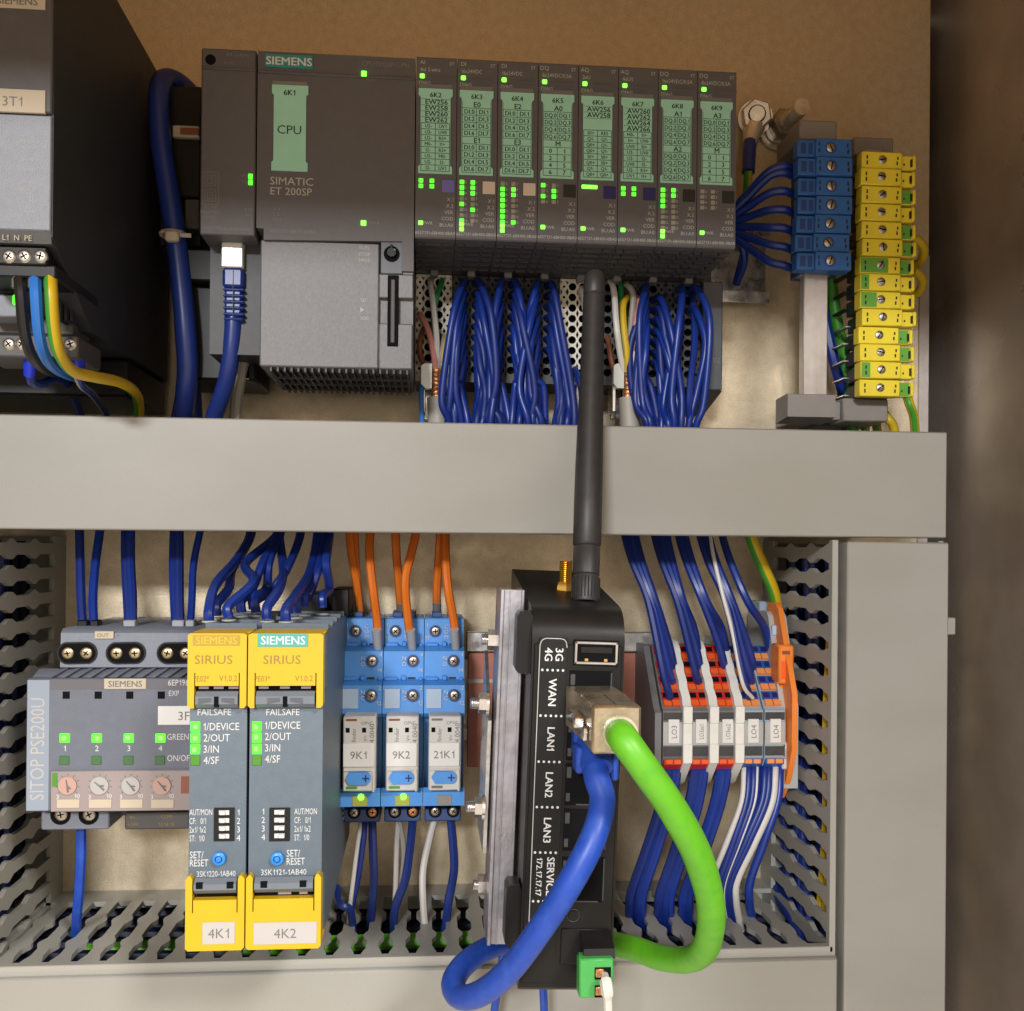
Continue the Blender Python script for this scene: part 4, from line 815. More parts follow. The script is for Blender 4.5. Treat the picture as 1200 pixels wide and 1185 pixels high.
for j, P in enumerate(([(93, 615, 38), (94, 660, 45), (95, 700, 52), (97, 735, 58)], [(118, 615, 36), (112, 660, 44), (109, 700, 52), (110, 735, 58)], [(147, 615, 38), (147, 660, 45), (149, 700, 52), (151, 735, 58)], [(153, 615, 40), (153, 660, 46), (155, 700, 53), (155, 735, 58)], [(204, 615, 38), (203, 660, 45), (204, 700, 52), (206, 735, 58)], [(210, 615, 40), (210, 660, 46), (210, 700, 53), (211, 735, 58)], [(236, 615, 36), (227, 660, 42), (225, 700, 50), (223, 735, 58)])):
    P = [(P[0][0], 595, 30)]+P+[(P[-1][0], 745, 58)]
    wire('blue_wire', 'blue wire to the four channel unit, %s from the slotted duct' % ('first', 'second', 'third', 'fourth', 'fifth', 'sixth', 'seventh')[j], 'wire', P, 1.75 if j < 6 else 1.5, 'blue_wire', 'blue wires into the four channel unit')
for j, (px, w_) in enumerate(((151, 7), (208, 7), (222, 5), (96, 6), (110, 5))):
    tag(MB().bpx(px-w_, 727, px+w_, 742, 61, 56, .4).build('wire_ferrule', 'ferrule_grey' if j < 3 else 'black'), 'ferrule on the four channel unit, ' + ('light grey, above the middle screw pair', 'light grey double one above the third screw pair', 'small pale one next to the yellow relay', 'black one nearest the slotted duct', 'black one second from the slotted duct')[j], 'ferrule')
wire('blue_wire', 'bright blue wire dropping from under the four channel unit', 'wire', [(95, 965, 58), (95, 1000, 58), (93, 1040, 55), (90, 1075, 50), (88, 1110, 40)], 1.9, 'patch_blue')
# ================================================================ yellow safety relays
def sirius(k):
    d = 130.0; px0, px1 = ((218.8, 287.8), (289.6, 377.5))[k]; x0, x1 = X(px0, 930, 131), X(px1, 930, 131); w_ = x1-x0; xc = (x0+x1)/2
    t = thing('safety_relay', ('narrow grey safety relay with yellow covers marked 4K1', 'wider grey safety relay with yellow covers marked 4K2')[k], 'safety relay', (xc, 7.5, -131), 'safety relays with yellow covers')
    yz = lambda y: Z(300, y, d)
    zt = -32.0
    MB().prism_x([(9, -33), (60, -32), (118, zt-1), (118, yz(812)), (128, yz(820)), (128.6, yz(832)), (128.6, yz(1030)), (118, yz(1040)), (118, -130), (9, -128)], x0+.2, x1-.2).build('housing', 'relay_grey', t)
    # top terminal recesses (seen from above)
    tp = MB()
    for j in range(2 if k == 0 else 3):
        for dd in (50, 72, 94):
            xx = x0+2.2+j*(w_-4)/(1.9 if k == 0 else 2.6); tp.box(xx, xx+4, dd, dd+9, zt-1, zt+.35, .2)
    tp.build('terminal_recess', 'ferrule_grey', t)
    ri = MB()
    for j in range(5): ri.box(x0+.6, x1-.6, 44+j*16, 45.2+j*16, zt-1, zt+1.4)
    ri.build('terminal_ribs', 'relay_grey', t)
    # upper yellow cover with hinge arms
    a = 2.0
    MB().prism_d([(x0, yz(744)), (x0+.8, yz(742)), (x1-.8, yz(742)), (x1, yz(744)), (x1, yz(826)), (x1-.7, yz(829)), (x1-a, yz(829)), (x1-a, yz(788)), (x1-a-.35, yz(788)), (x1-a-.35, yz(803)), (x0+a+.35, yz(803)), (x0+a+.35, yz(788)), (x0+a, yz(788)), (x0+a, yz(829)), (x0+.7, yz(829)), (x0, yz(826))], 126, 131.5).box(x0+.1, x1-.1, 112, 126, yz(745), yz(742), .4).build('upper_cover', 'safety_yellow', t)
    kz = MB().prism_x([(d+1-4.0, yz(829)), (d+.6, yz(829)), (d+2.2, yz(824)), (d+2.2, yz(815)), (d+.6, yz(810)), (d-3, yz(810))], x0+a+.5, x1-a-.5).build('upper_hinge', 'hinge_grey', t)
    m_ = xc; MB().box(m_-.7, m_+.7, d+1, d+2.3, yz(827.5), yz(815)).build('hinge_gap', 'dark_gap', kz)
    for s_ in (-1, 1):
        MB().prism_d([(m_+s_*1.5, yz(817)), (m_+s_*5.4, yz(817)), (m_+s_*5.4, yz(824)), (m_+s_*1.5, yz(821))], d+2, d+2.3).build('hinge_recess', 'et_end', kz)
    MB().box(x0+a+.6, x1-a-.6, 120, 128.8, yz(811), yz(803)).build('cover_gap', 'dark_gap', t)
    cl = MB()
    for j in range(3): cl.box(x0+a+1+j*(w_-6)/2.6, x0+a+1+j*(w_-6)/2.6+3, 128, 129.6, yz(807.5), yz(804))
    cl.build('terminal_clamps', 'pse_cover', t)
    dc = 131.55
    if k == 0:
        n = MB().bpx(226, 744.5, 281, 756.5, dc+.12, dc-.3); n.mat(1).tpx('SIEMENS', 253.5, 750.5, dc+.16, 8.8, bold=True); n.build('name_plate', ['yellow_mark', 'safety_yellow'], t)
    else:
        n = MB().bpx(302, 743, 361, 758, dc+.2, dc-.3, .05); n.mat(1).tpx('SIEMENS', 331.5, 750.5, dc+.25, 9.6, bold=True); n.build('name_plate', ['teal_light', 'print_white'], t)
    p = MB(); cx = (px0+px1)/2
    p.tpx('SIRIUS', cx-3, 773, dc+.05, 10, sx=1.12).tpx(('*E02*', '*E03*')[k], px0+9 if k else px0+8, 795.5, dc+.05, 6.6, align='L', sx=.8).tpx('V1.0.2', px1-11 if k else px1-10, 795, dc+.05, 6.8, align='R', sx=.85); p.build('lettering', 'print_yellowish', t, flat=True)
    # front print, lamps, switches
    f = 128.65; p = MB()
    p.tpx('FAILSAFE', cx-2, 834.5, f+.05, 7.4, sx=.92)
    lx = (227, 299)[k]
    for j, s_ in enumerate(('1/DEVICE', '2/OUT', '3/IN', '4/SF')):
        y = 851.5+j*13.2; p.tpx(s_, lx+11.5, y-1.5*k, f+.05, 8.6, align='L', sx=.84)
        led(t, lx+2, y, f, 10.5, 11.5, ('led_green', 'led_green', 'led_green', 'led_olive')[j])
    X1 = ((222.5, 249.5, 276.5), (375.5-31, 315.5, 306))[k]
    for j, s_ in enumerate(('AUT/MON', 'CF:   0/1', '2x1/ 1x2', 'ST:   1/0')): p.tpx(s_, (222, 345)[k], 952+j*10.2-k, f+.05, 7, align='L', sx=.56)
    for j in range(4): p.tpx(str(j+1), (279.5, 308.5)[k], 952+j*10-k, f+.05, 7, sx=.9)
    p.tpx('SET/', (222.5, 336)[k], 1002-k*2, f+.05, 8, align='L', sx=.74).tpx('RESET', (222.5, 336)[k], 1011.5-k*2, f+.05, 8, align='L', sx=.70)
    p.tpx(('3SK1220-1AB40', '3SK1121-1AB40')[k], (cx, cx-1)[k], 1024-k*2, f+.05, 6.6, sx=.72 if k == 0 else .88); p.build('lettering', 'print_white', t, flat=True)
    q0 = (250.5, 315.5)[k]
    s_ = MB().bpx(q0, 947, q0+24, 986, f+.5, f-.5, .1).build('switch_block', 'black', t)
    for j in range(4):
        y = 952.5+j*9.2-k*.5; u = MB().bpx(q0+6, y-2.6, q0+18, y+2.6, f+.8, f+.3); u.bpx(q0+(11 if k else 7), y-1.5, q0+(17.5 if k else 13), y+3, f+1.5, f+.7, .1); u.build('switch_lever', 'print_white', s_)
    bx = at((257.5, 325.5)[k], 1005, f); b = MB().cyl(bx, 'd', 2.0, 1.6, 18).cyl((bx[0], f+1.6, bx[2]), 'd', 2.0, .3, 18, r2=1.6); b = b.build('reset_button', 'button_blue', t)
    MB().tube([(bx[0]+1.0*math.cos(a_), f+2.0, bx[2]+1.0*math.sin(a_)) for a_ in np.linspace(0, 2*math.pi, 13)], .16, 5, cap=False).build('button_ring', 'blue_wire', b)
    # lower hinge and cover
    kz = MB().prism_x([(124, yz(1030)), (d, yz(1028)), (d+2.0, yz(1033)), (d+2.0, yz(1040)), (d, yz(1046)), (124, yz(1046))], x0+a+.5, x1-a-.5).build('lower_hinge', 'hinge_grey', t)
    for s2 in (-1, 1): MB().box(xc+s2*(w_*.26)-1.0, xc+s2*(w_*.26)+1.0, d+1.4, d+2.2, yz(1038), yz(1031)).build('hinge_notch', 'dark_gap', kz)
    MB().box(x0+a+.6, x1-a-.6, 118, 128.4, yz(1054), yz(1046)).build('cover_gap', 'dark_gap', t)
    if k == 1: MB().box(xc-2, xc+2, 127, 129, yz(1050), yz(1046.5)).box(xc+4.5, xc+7, 127, 129, yz(1050), yz(1046.5)).build('terminal_clamps', 'pse_cover', t)
    MB().prism_d([(x0+.8, yz(1024)), (x0+a-.5, yz(1024)), (x0+a, yz(1028)), (x0+a, yz(1067)), (x0+a+.35, yz(1067)), (x0+a+.35, yz(1052)), (x1-a-.35, yz(1052)), (x1-a-.35, yz(1067)), (x1-a, yz(1067)), (x1-a, yz(1028)), (x1-a+.5, yz(1024)), (x1-.8, yz(1024)), (x1, yz(1028)), (x1, yz(1108)), (x1-.8, yz(1111)), (x0+.8, yz(1111)), (x0, yz(1108)), (x0, yz(1028))], 126, 131.5).box(x0+.1, x1-.1, 108, 126, yz(1111), yz(1107), .4).build('lower_cover', 'safety_yellow', t)
    l0, l1 = ((237, 275), (297, 371))[k]
    n = MB().bpx(l0, 1081, l1, 1106.5, dc+.2, dc-.3, .05); n.mat(1).tpx(('4K1', '4K2')[k], (l0+l1)/2, 1094, dc+.25, 11); n.build('marking_label', ['paper', 'print_grey'], t)
    for y in (1062, 1073): pass
    # side grille strip on the wider relay
    if k == 1:
        g = MB()
        for j in range(26): g.box(x1-.25, x1+.1, 30, 46, -60-j*2.1, -59-j*2.1)
        g.build('side_ribs', 'ferrule_grey', t)
        MB().box(x1-6, x1+1, 14, 40, -33, -22, .5).box(x1-20, x1-8, 14, 38, -33, -24, .5).build('rail_latch', 'black', t)
for k in (0, 1): sirius(k)
zt = -32
SW = [((293, 590), (278, 655), (253, 685), (245, 722), 104), ((294, 592), (272, 668), (268, 690), (254, 716), 92),
      ((325, 590), (288, 660), (297, 682), (268, 718), 98), ((328, 592), (310, 655), (296, 690), (283, 712), 80), ((326, 590), (315, 660), (312, 690), (297, 708), 72),
      ((327, 590), (332, 668), (327, 690), (313, 720), 104), ((352, 590), (337, 665), (318, 692), (300, 712), 76),
      ((372, 590), (363, 670), (345, 700), (335, 722), 106), ((376, 592), (366, 680), (349, 700), (347, 713), 88), ((381, 592), (372, 670), (361, 700), (356, 706), 74), ((386, 592), (382, 660), (386, 690), (378, 706), 66)]
for j, (a, b, c, e, dd) in enumerate(SW):
    P = [(a[0], a[1], 36), (a[0], a[1]+36, 42), (b[0], b[1], 58), (c[0], c[1], dd-14), (e[0], e[1]-8, dd-1), (e[0], e[1]+6, dd)]
    nth = ('first', 'second', 'third', 'fourth', 'fifth', 'sixth', 'seventh', 'eighth', 'ninth', 'tenth', 'last')[j]
    wire('blue_wire', 'bent blue wire into the top of the yellow relays, %s in order along them' % nth, 'wire', P, 1.75, 'blue_wire', 'blue wires into the tops of the yellow relays')
    x, _, z = at(e[0], e[1]+1, dd); q = MB(); q.tube([(x+2.15*math.cos(u), dd+2.15*math.sin(u), zt+1.5) for u in np.linspace(0, 2*math.pi, 15)], .35, 5, cap=False)
    tag(q.build('entry_ring', 'pale_clamp'), 'pale ring where the %s bent wire enters the yellow relays' % nth, 'ring', 'pale entry rings on the yellow relays')
# ================================================================ blue plug-in relays
RX0, RX1 = X(398.5, 820, 52), X(545, 820, 52); RP = (RX1-RX0)/3
def relay(k):
    x0 = RX0+RP*k+.15; x1 = x0+RP-.3; nm = ('9K1', '9K2', '21K1')[k]; zz = lambda y, d: Z(470, y+.3, d)
    t = thing('plug_in_relay', 'blue relay socket with a white relay marked %s' % nm, 'relay', ((x0+x1)/2, 7.5, -100), 'blue plug-in relays')
    z = [zz(724, 34), zz(756, 36), zz(763, 43), zz(796, 44), zz(803, 51), zz(836, 52), zz(838, 46), zz(928, 46), zz(929, 58), zz(945, 58), zz(947, 40), zz(963, 40)]
    MB().prism_x([(8, z[0]), (33.5, z[0]), (34, z[0]-.5), (34.6, z[1]), (43, z[2]), (43.6, z[3]), (51, z[4]), (52, z[5]), (50, z[6]), (44, z[6]), (44, z[7]), (56, z[8]+1.5), (57.5, z[8]), (57.5, z[9]), (50, z[9]-.6), (8, z[10])], x0, x1).build('socket', 'relay_blue', t)
    MB().box(x0+.6, x1-.6, 8, 40, z[11], z[10]-.1, .5).build('lower_terminals', 'relay_navy', t)
    MB().box(x0+3, x0+7, 14, 30, z[0], z[0]+2.2, .3).box(x0+9.5, x0+12.5, 14, 30, z[0], z[0]+2.2, .3).build('rear_terminals', 'relay_navy', t)
    for (u, y, dd) in ((.27, 739.5, 34.6), (.72, 774.5, 43.6), (.73, 815, 52)):
        sx, sz = x0+RP*u, zz(y, dd); MB().cyl((sx, dd-.4, sz), 'd', 2.5, .5, 18).build('screw_well', 'relay_navy', t); screw(t, sx, dd+.5, sz, 2.05)
    for j, px in enumerate((.3, .75)):
        sx = x0+RP*px; MB().cyl((sx, 39, zz(951, 40)), 'd', 2.6, 1.2, 16).build('screw_well', 'dark_gap', t); screw(t, sx, 40.8, zz(951, 40), 1.9, 'copper' if (j == 1 and k < 2) else 'screw_steel')
    MB().box(x0+11.5-1.5, x0+11.5+1.5, 34.4, 34.9, zz(757, 35), zz(754, 35)).box(x0+9.6, x0+12.6, 43.4, 43.9, zz(795.5, 44), zz(793.5, 44)).build('entry_slot', 'print_black', t)
    MB().box(x0+.8, x0+6.8, 51, 52.3, zz(830, 52), zz(807, 52), .1).build('blank_label', 'pale_blue', t)
    for yy, dd, dc in ((756, 34.6, 36.5), (796, 43.6, 45.5)): MB().box(x0+.4, x0+5.6, dd-1, dc, zz(yy+1, dd), zz(yy-3.5, dd), .4).box(x0+7, x0+9, dd-1, dc, zz(yy+1, dd), zz(yy-5, dd), .4).box(x1-2, x1-.4, dd-1, dc, zz(yy+1, dd), zz(yy-3, dd), .4).build('step_ledge', 'relay_blue', t)
    p = MB()
    for j, (a, b, y, dd) in enumerate((('C', .55, 734, 34.8), ('O', .55, 740, 34.8), ('M', .55, 746, 34.8), ('N', .5, 771, 43.8), ('O', .5, 778, 43.8), ('N', .53, 811, 52.2), ('C', .53, 818, 52.2), ('1', .06, 732, 34.8), ('11', .06, 747, 34.8), ('4', .93, 767, 43.8), ('14', .9, 785, 43.8), ('2', .93, 806, 52.2), ('12', .92, 824, 52.2))): p.text(a, x0+RP*b, dd, zz(y, dd), 1.6)
    p.build('lettering', 'print_white', t, flat=True)
    # white relay
    d = 62; a, b = x0+1.9, x1-1.6
    r = MB().box(a, b, 44.2, d, zz(927, d), zz(839, d), .5).build('relay_body', 'relay_white', t)
    MB().box(a+1.0, a+5.2, d-.2, d+.12, zz(844.5, d), zz(842, d)).build('indicator_window', 'brown_wire' if k < 2 else 'print_grey', r)
    for u in (.14, .64): MB().box(a+(b-a)*u-.75, a+(b-a)*u+.75, d-.2, d+.1, zz(858, d), zz(852.5, d)).build('window_slot', 'dark_gap', r)
    n = MB().box(a+.1, b-.6, d-.1, d+.6, zz(898, d), zz(870, d), .2); n.mat(1).text(nm, (a+b)/2-.3, d+.65, zz(884, d), 2.9); n.build('marking_label', ['label_white', 'print_grey'], r)
    p = MB(); p.text('OPVC', b-3.4, d+.06, zz(847, d), 1.2).text('finder', a+4, d+.06, zz(861, d), 1.6, rot=90).text('4.0040', b-1.5, d+.06, zz(859, d), 1.9, rot=90).text('V=', b-4, d+.06, zz(865, d), 1.4, rot=90); p.build('fine_print', 'print_grey', r, flat=True)
    xm_, zm = (a+b)/2-.4, zz(911, d); pol = [(xm_-4.6, zm)]+[(xm_-3.2, zm+2.3), (xm_+2.6, zm+2.3)]+[(xm_+3+1.9*math.cos(q), zm+2.3*math.sin(q)) for q in np.linspace(1.2, -1.2, 7)]+[(xm_+2.6, zm-2.3), (xm_-3.2, zm-2.3)]
    l = MB().prism_d(pol, d-.2, d+1.2).build('test_lever', 'relay_blue', r)
    MB().box(xm_+1.6, xm_+4.2, d+1.2, d+1.3, zm-.25, zm+.25).box(xm_+2.65, xm_+3.15, d+1.2, d+1.31, zm-1.3, zm+1.3).build('lever_mark', 'tab_navy', l)
    MB().tube(smooth_path([(a+.4, d+.2, zz(902, d)), (b-2.2, d+.2, zz(902, d)), (b-.9, d+.2, zz(905, d)), (b-.8, d+.2, zz(927, d))], 5), .45, 6).build('lever_frame', 'white_wire', r)
    MB().box(a+1.2, a+5.4, d-.2, d+.12, zz(924, d), zz(921, d)).build('window_slot', 'pe_green' if k < 2 else 'print_grey', r)
    MB().box(x0+RP*.33, x0+RP*.68, 56.8, 57.75, zz(944, 57.5), zz(932, 57.5), .1).build('light_window', 'led_dimyellow' if k < 2 else 'holder_grey', t)
    if k < 2: MB().cyl((x0+RP*.53, 57.2, zz(933.5, 57.5)), 'd', 1.5, .9, 14, r2=1.0).build('status_light', 'led_lime', t)
mat('led_dimyellow', (0.38, 0.42, 0.06, 1), 0.4)
for k in range(3): relay(k)
OW = [([(409, 595, 30), (411, 640, 34), (419, 690, 30), (422, 720, 24), (422, 740, 22)], 'dark back'), ([(436, 595, 32), (433, 645, 42), (437, 690, 46), (442, 730, 42), (443, 758, 40)], 'front'), ([(464, 595, 30), (464, 640, 36), (468, 690, 30), (470, 720, 24), (470, 740, 22)], 'dark back'), ([(494, 595, 32), (483, 645, 42), (475, 680, 46), (478, 725, 44), (483, 757, 40)], 'front'), ([(518, 595, 30), (515, 640, 36), (512, 690, 30), (512, 715, 24), (512, 740, 22)], 'dark back'), ([(523, 595, 32), (522, 645, 42), (525, 690, 46), (532, 730, 42), (534, 757, 40)], 'front'), ([(416, 595, 30), (417, 640, 33), (420, 690, 30), (423, 718, 26), (424, 740, 22)], 'thin back')]
for j, (P, l) in enumerate(OW):
    nm = ('9K1', '9K1', '9K2', '9K2', '21K1', '21K1', '9K1')[j]
    wire('orange_wire', 'orange wire into the %s of relay %s' % ({'dark back': 'rear top terminal', 'front': 'front terminal', 'thin back': 'rear terminal, second one there,'}[l], nm), 'wire', P, 1.75 if j < 6 else 1.3, 'orange_wire', 'orange wires into the blue relays')
    if l == 'front':
        e = P[-1]; tag(MB().tube([at(e[0]-2, 738, 44), at(e[0], 760, 40)], [2.0, 1.7], 10).build('wire_ferrule', 'ferrule_grey'), 'grey ferrule on the front orange wire of relay %s' % nm, 'ferrule')
    elif j < 6:
        e = P[-1]; tag(MB().tube([at(e[0], 706, 27), at(e[0], 726, 23)], [1.9, 1.9], 10).build('wire_ferrule', 'term_grey'), 'dark ferrule on the rear orange wire of relay %s' % nm, 'ferrule')
RW = [('white_wire', 'thin white wire under relay 9K1', [(424, 958, 34), (419, 990, 40), (414, 1030, 44), (410, 1062, 46), (408, 1095, 44)], .9), ('blue_wire', 'pair partner blue wire beside the thin white wire under relay 9K1', [(427, 958, 34), (424, 990, 38), (418, 1030, 42), (411, 1064, 44), (409, 1095, 40)], 1.6), ('navy_wire', 'navy wire under relay 9K1, beside its copper screw', [(436, 958, 34), (437, 990, 38), (438, 1030, 42), (436, 1062, 44), (433, 1095, 40)], 1.7),
      ('white_wire', 'white wire under relay 9K2, straight one', [(467, 958, 34), (465, 990, 40), (464, 1030, 44), (463, 1062, 46), (463, 1095, 44)], 1.1), ('grey_wire', 'pale wire under relay 9K2 bowing outward', [(467, 958, 35), (472, 985, 38), (473, 1010, 40), (468, 1050, 44), (464, 1095, 42)], 1.2), ('navy_wire', 'navy wire under relay 9K2 crossing the white ones', [(484, 958, 34), (481, 990, 40), (475, 1030, 46), (463, 1064, 48), (461, 1095, 44)], 1.7),
      ('white_wire', 'white wire under relay 21K1 curving to the duct slot', [(510, 958, 34), (503, 985, 40), (496, 1020, 46), (496, 1055, 48), (499, 1095, 44)], 1.4), ('navy_wire', 'navy wire under relay 21K1 curving to the duct slot', [(528, 958, 34), (531, 990, 38), (532, 1020, 42), (526, 1055, 46), (521, 1095, 42)], 1.7), ('navy_wire', 'navy wire bent low beside the yellow relay cover', [(395, 1040, 40), (396, 1055, 48), (402, 1062, 52), (411, 1068, 50), (414, 1100, 44)], 1.5)]
for nm, l, P, r in RW: wire(nm, l, 'wire', P, r, 'blue_cable' if nm == 'navy_wire' else nm)
# ================================================================ bracket plate and rail behind the router
t = thing('mounting_bracket', 'metal bracket plate with painted reddish reflection between the blue relays and the router', 'bracket', at(600, 830, 10))
MB().bpx(548, 765, 772, 898, 14, 12, .3).build('plate', 'rail_red_reflection', t)
MB().bpx(547, 741, 772, 764, 15.5, 10, .3).build('upper_flange', 'zinc', t); MB().bpx(548, 796, 590, 800.5, 14.6, 13).build('bright_edge', 'tin_bar', t)
# ================================================================ industrial router, leaning slightly
RO = at(680, 712, 140)
t = R_ = thing('router', 'black upright router with white printed port names and network sockets', 'router', RO)
RM = Matrix.Rotation(math.radians(1.8), 4, 'Y')
R_.rotation_euler = RM.to_euler(); R_['_o'] = [0, 0, 0]
def rl(x, d, z):           # router coordinates (mm, front face at d=0) to scene millimetres
    v = RM @ Vector((x, -d, z)); return (RO[0]+v.x, RO[1]-v.y, RO[2]+v.z)
W2 = 14.4; HT = 118; f = .24
prof = [(-84, 9.5), (-14, .6)]+[(-12+11.5*math.sin(q), -11+11*math.cos(q)) for q in np.linspace(.15, math.pi/2, 8)]+[(-.5, -HT+1), (-1.5, -HT), (-84, -HT)]
MB().prism_x(prof, -W2, W2).build('housing', 'black_gloss', t)
MB().box(-W2+.7, W2-.7, -1, 0, -HT+2.5, -11.5, .3).build('front_plate', 'black_gloss', t)
MB().box(-12.2, -3.4, -.6, .12, -108, -9.6, .1).build('label_panel', 'black', t)
p = MB(); pl, pr = -12.0, -3.6
p.tube([(pl, f, -107), (pl, f, -12), (pl+.3, f, -10.9), (pl+.9, f, -10.1), (pl+2, f, -9.8), (pr-2, f, -9.8), (pr-.9, f, -10.1), (pr-.3, f, -10.9), (pr, f, -12.5)], .13, 4)
for zz_ in (-19.5, -33.5, -47.6, -61.5, -75.4, -90.3):
    for k in range(5): p.cyl((pl+1.0+k*1.6, f-.1, zz_), 'd', .40, .12, 8)
p.build('label_outline', 'print_white', t)
p = MB()
for s_, x_, z_, h_ in (('3G', -5.9, -14.6, 2.4), ('4G', -9.2, -14.6, 2.4), ('WAN', -7.6, -26.2, 2.4), ('LAN1', -7.5, -40.5, 2.3), ('LAN2', -7.5, -54.6, 2.3), ('LAN3', -7.5, -68.5, 2.3), ('SERVICE', -6.0, -82.6, 2.3), ('172.17.17.17', -9.5, -82.8, 1.75)): p.text(s_, x_, f, z_, h_, bold=True, rot=-90, sx=1.0)
p.build('lettering', 'print_white', t, flat=True)
# sockets
u = MB().box(-1.7, 12.6, -.5, .15, -17.9, -9.9, .2).build('usb_recess', 'dark_gap', t)
b = MB(); w_ = .75
b.box(-1.2, 12.2, -.2, .7, -11.2, -10.4, .2).box(-1.2, 12.2, -.2, .7, -17.4, -16.6, .2).box(-1.2, -.4, -.2, .7, -17.4, -10.4, .2).box(11.4, 12.2, -.2, .7, -17.4, -10.4, .2); b.build('usb_shell', 'tin_bar', u)
MB().box(.6, 10.6, -.1, .45, -14.0, -11.9, .2).build('usb_tongue', 'black', u); MB().box(2, 3, -.1, .4, -16.4, -15.6).box(8, 9, -.1, .4, -16.4, -15.6).build('usb_contact', 'brass', u)
for j, (z1, z0) in enumerate(((-19.3, -33), (-33.8, -47), (-47.8, -60.8), (-61.8, -74.8), (-76.5, -90.5))):
    s_ = MB().box(-2.6, 10.8, -.5, .16, z0, z1, .2).build('network_socket', 'dark_gap', t)
    MB().box(-2.2, -.7, 0, .35, z1-4.6, z1-1.2, .1).box(-2.2, -.9, 0, .35, z0+1.2, z0+3.8, .1).box(10.3, 10.7, 0, .4, z0+.5, z1-.5).box(1, 9, 0, .4, z0+.1, z0+.5).build('socket_shield', 'et_dark', s_)
MB().cyl((1.6, -.2, -94.6), 'd', 1.5, .5, 16).build('reset_button', 'black', t); MB().tube([(1.6+1.9*math.cos(q), .1, -94.6+1.9*math.sin(q)) for q in np.linspace(0, 2*math.pi, 17)], .15, 5, cap=False).build('button_ring', 'et_dark', t)
MB().box(-2, 11.5, -.3, .6, -109.5, -98.5, .3).build('power_socket', 'black', t)
# feet on the side
for z_ in (-11.5, -96): MB().prism_d([(-19, z_+8), (-18.2, z_+9.5), (-15, z_+9.5), (-14.2, z_+8), (-14.2, z_-8.5), (-15, z_-10), (-18.2, z_-9.5), (-19, z_-8)], -12, -2.5).build('side_foot', 'black_gloss', t)
# aerial socket without aerial
MB().tube([(.6, -40, 3), (.6, -40, 5), (.6, -40, 6.5)], [3.4, 3.4, 2.7], 6).tube([(.6, -40, 6.4+.35*i) for i in range(22)], [2.35 if i % 2 else 2.05 for i in range(22)], 14).build('aerial_socket', 'brass', t)
# aerial
A0 = Vector(rl(5.0, -22, .6)); A1 = Vector(at(697, 318, 84)); ax = A1-A0; LA = ax.length; ax.normalize()
t = thing('antenna', 'slim black rod antenna standing on the router in front of the duct', 'antenna', tuple(A0))
b = MB(); n = 26; b.tube([A0, A0+ax*.8, A0+ax*8.2, A0+ax*9], [4.3, 4.55, 4.55, 4.2], n)
for k in range(n):
    a = 2*math.pi*k/n; q = ax.orthogonal().normalized(); w_ = ax.cross(q); o = q*math.cos(a)*4.6+w_*math.sin(a)*4.6
    b.tube([A0+ax*1+o, A0+ax*8+o], .22, 4)
b.build('knurled_nut', 'antenna_black', t)
MB().tube([A0+ax*8.9, A0+ax*9.3, A0+ax*18.5, A0+ax*19], [4.0, 4.5, 4.55, 4.2], 20).build('hinge_sleeve', 'antenna_black', t)
r_ = [4.2, 4.75, 4.85, 4.8, 4.6, 4.3, 4.1, 3.95, 3.95, 3.8, 3.8, 3.95, 3.95, 3.85, 3.4, 2.4, .6]; s_ = [19.1, 19.8, 35, 48, 60, 75, 92, LA-11.6, LA-10.6, LA-10.4, LA-9.8, LA-9.6, LA-5, LA-3.6, LA-1.8, LA-.5, LA]
MB().tube([A0+ax*k for k in s_], r_, 24).build('rod', 'antenna_black', t)
# ---- mounting profile beside the router
t = thing('mounting_profile', 'scratched metal profile strip fixed along the router side', 'metal profile', RO); t.rotation_euler = RM.to_euler(); t['_o'] = [0, 0, 0]
b = MB(); z0, z1 = -111.5, 4
b.box(-23.2, -22.0, -40, -19, z0, z1, .2).box(-22.2, -16.2, -21.4, -20.2, z0, z1, .2).box(-16.4, -15.4, -40, -19.6, z0, z1, .2).box(-20.4, -19.9, -21, -19.9, z0, z1-.5, .1); b.build('profile', 'rail_alu', t)
MB().prism_x([(-60, -20), (-27, -40), (-27, -84), (-60, -84)], -25.2, -24.0).build('angle_plate', 'zinc', t)
for j, (z_, dd, l) in enumerate(((-13.2, -27, 3.6), (-34.5, -28, 5), (-69, -28, 5), (-94, -26, 3.4))):
    h = MB(); x_ = -23.2 if j in (0, 3) else -25.2
    h.tube([(x_, dd, z_), (x_-3.2, dd, z_)], [3.5, 3.5], 6, ph=.5); 
    o = h.build('bolt', 'zinc_bright', t)
    if j in (1, 2): MB().tube([(x_+.1, dd, z_), (x_-.9, dd, z_)], 4.4, 20).build('washer', 'zinc_bright', o)
    MB().tube([(x_-3-.3*i, dd, z_) for i in range(int(l/.45))], [2.0 if i % 2 else 1.75 for i in range(int(l/.45))], 12).build('thread', 'zinc_bright', o)
# ---- plugs and cables on the router
t = thing('metal_network_plug', 'boxy bronze coloured metal network plug in the router WAN socket', 'plug', rl(4, 5, -27))
pm = lambda P: [(a, d_, z_) for a, d_, z_ in P]
xa, xb, za, zb_ = X(664, 830, 150), X(749, 850, 172), Z(700, 797, 160), Z(700, 884, 172)
b = MB(); c = lambda px, py, d_: at(px, py, d_)
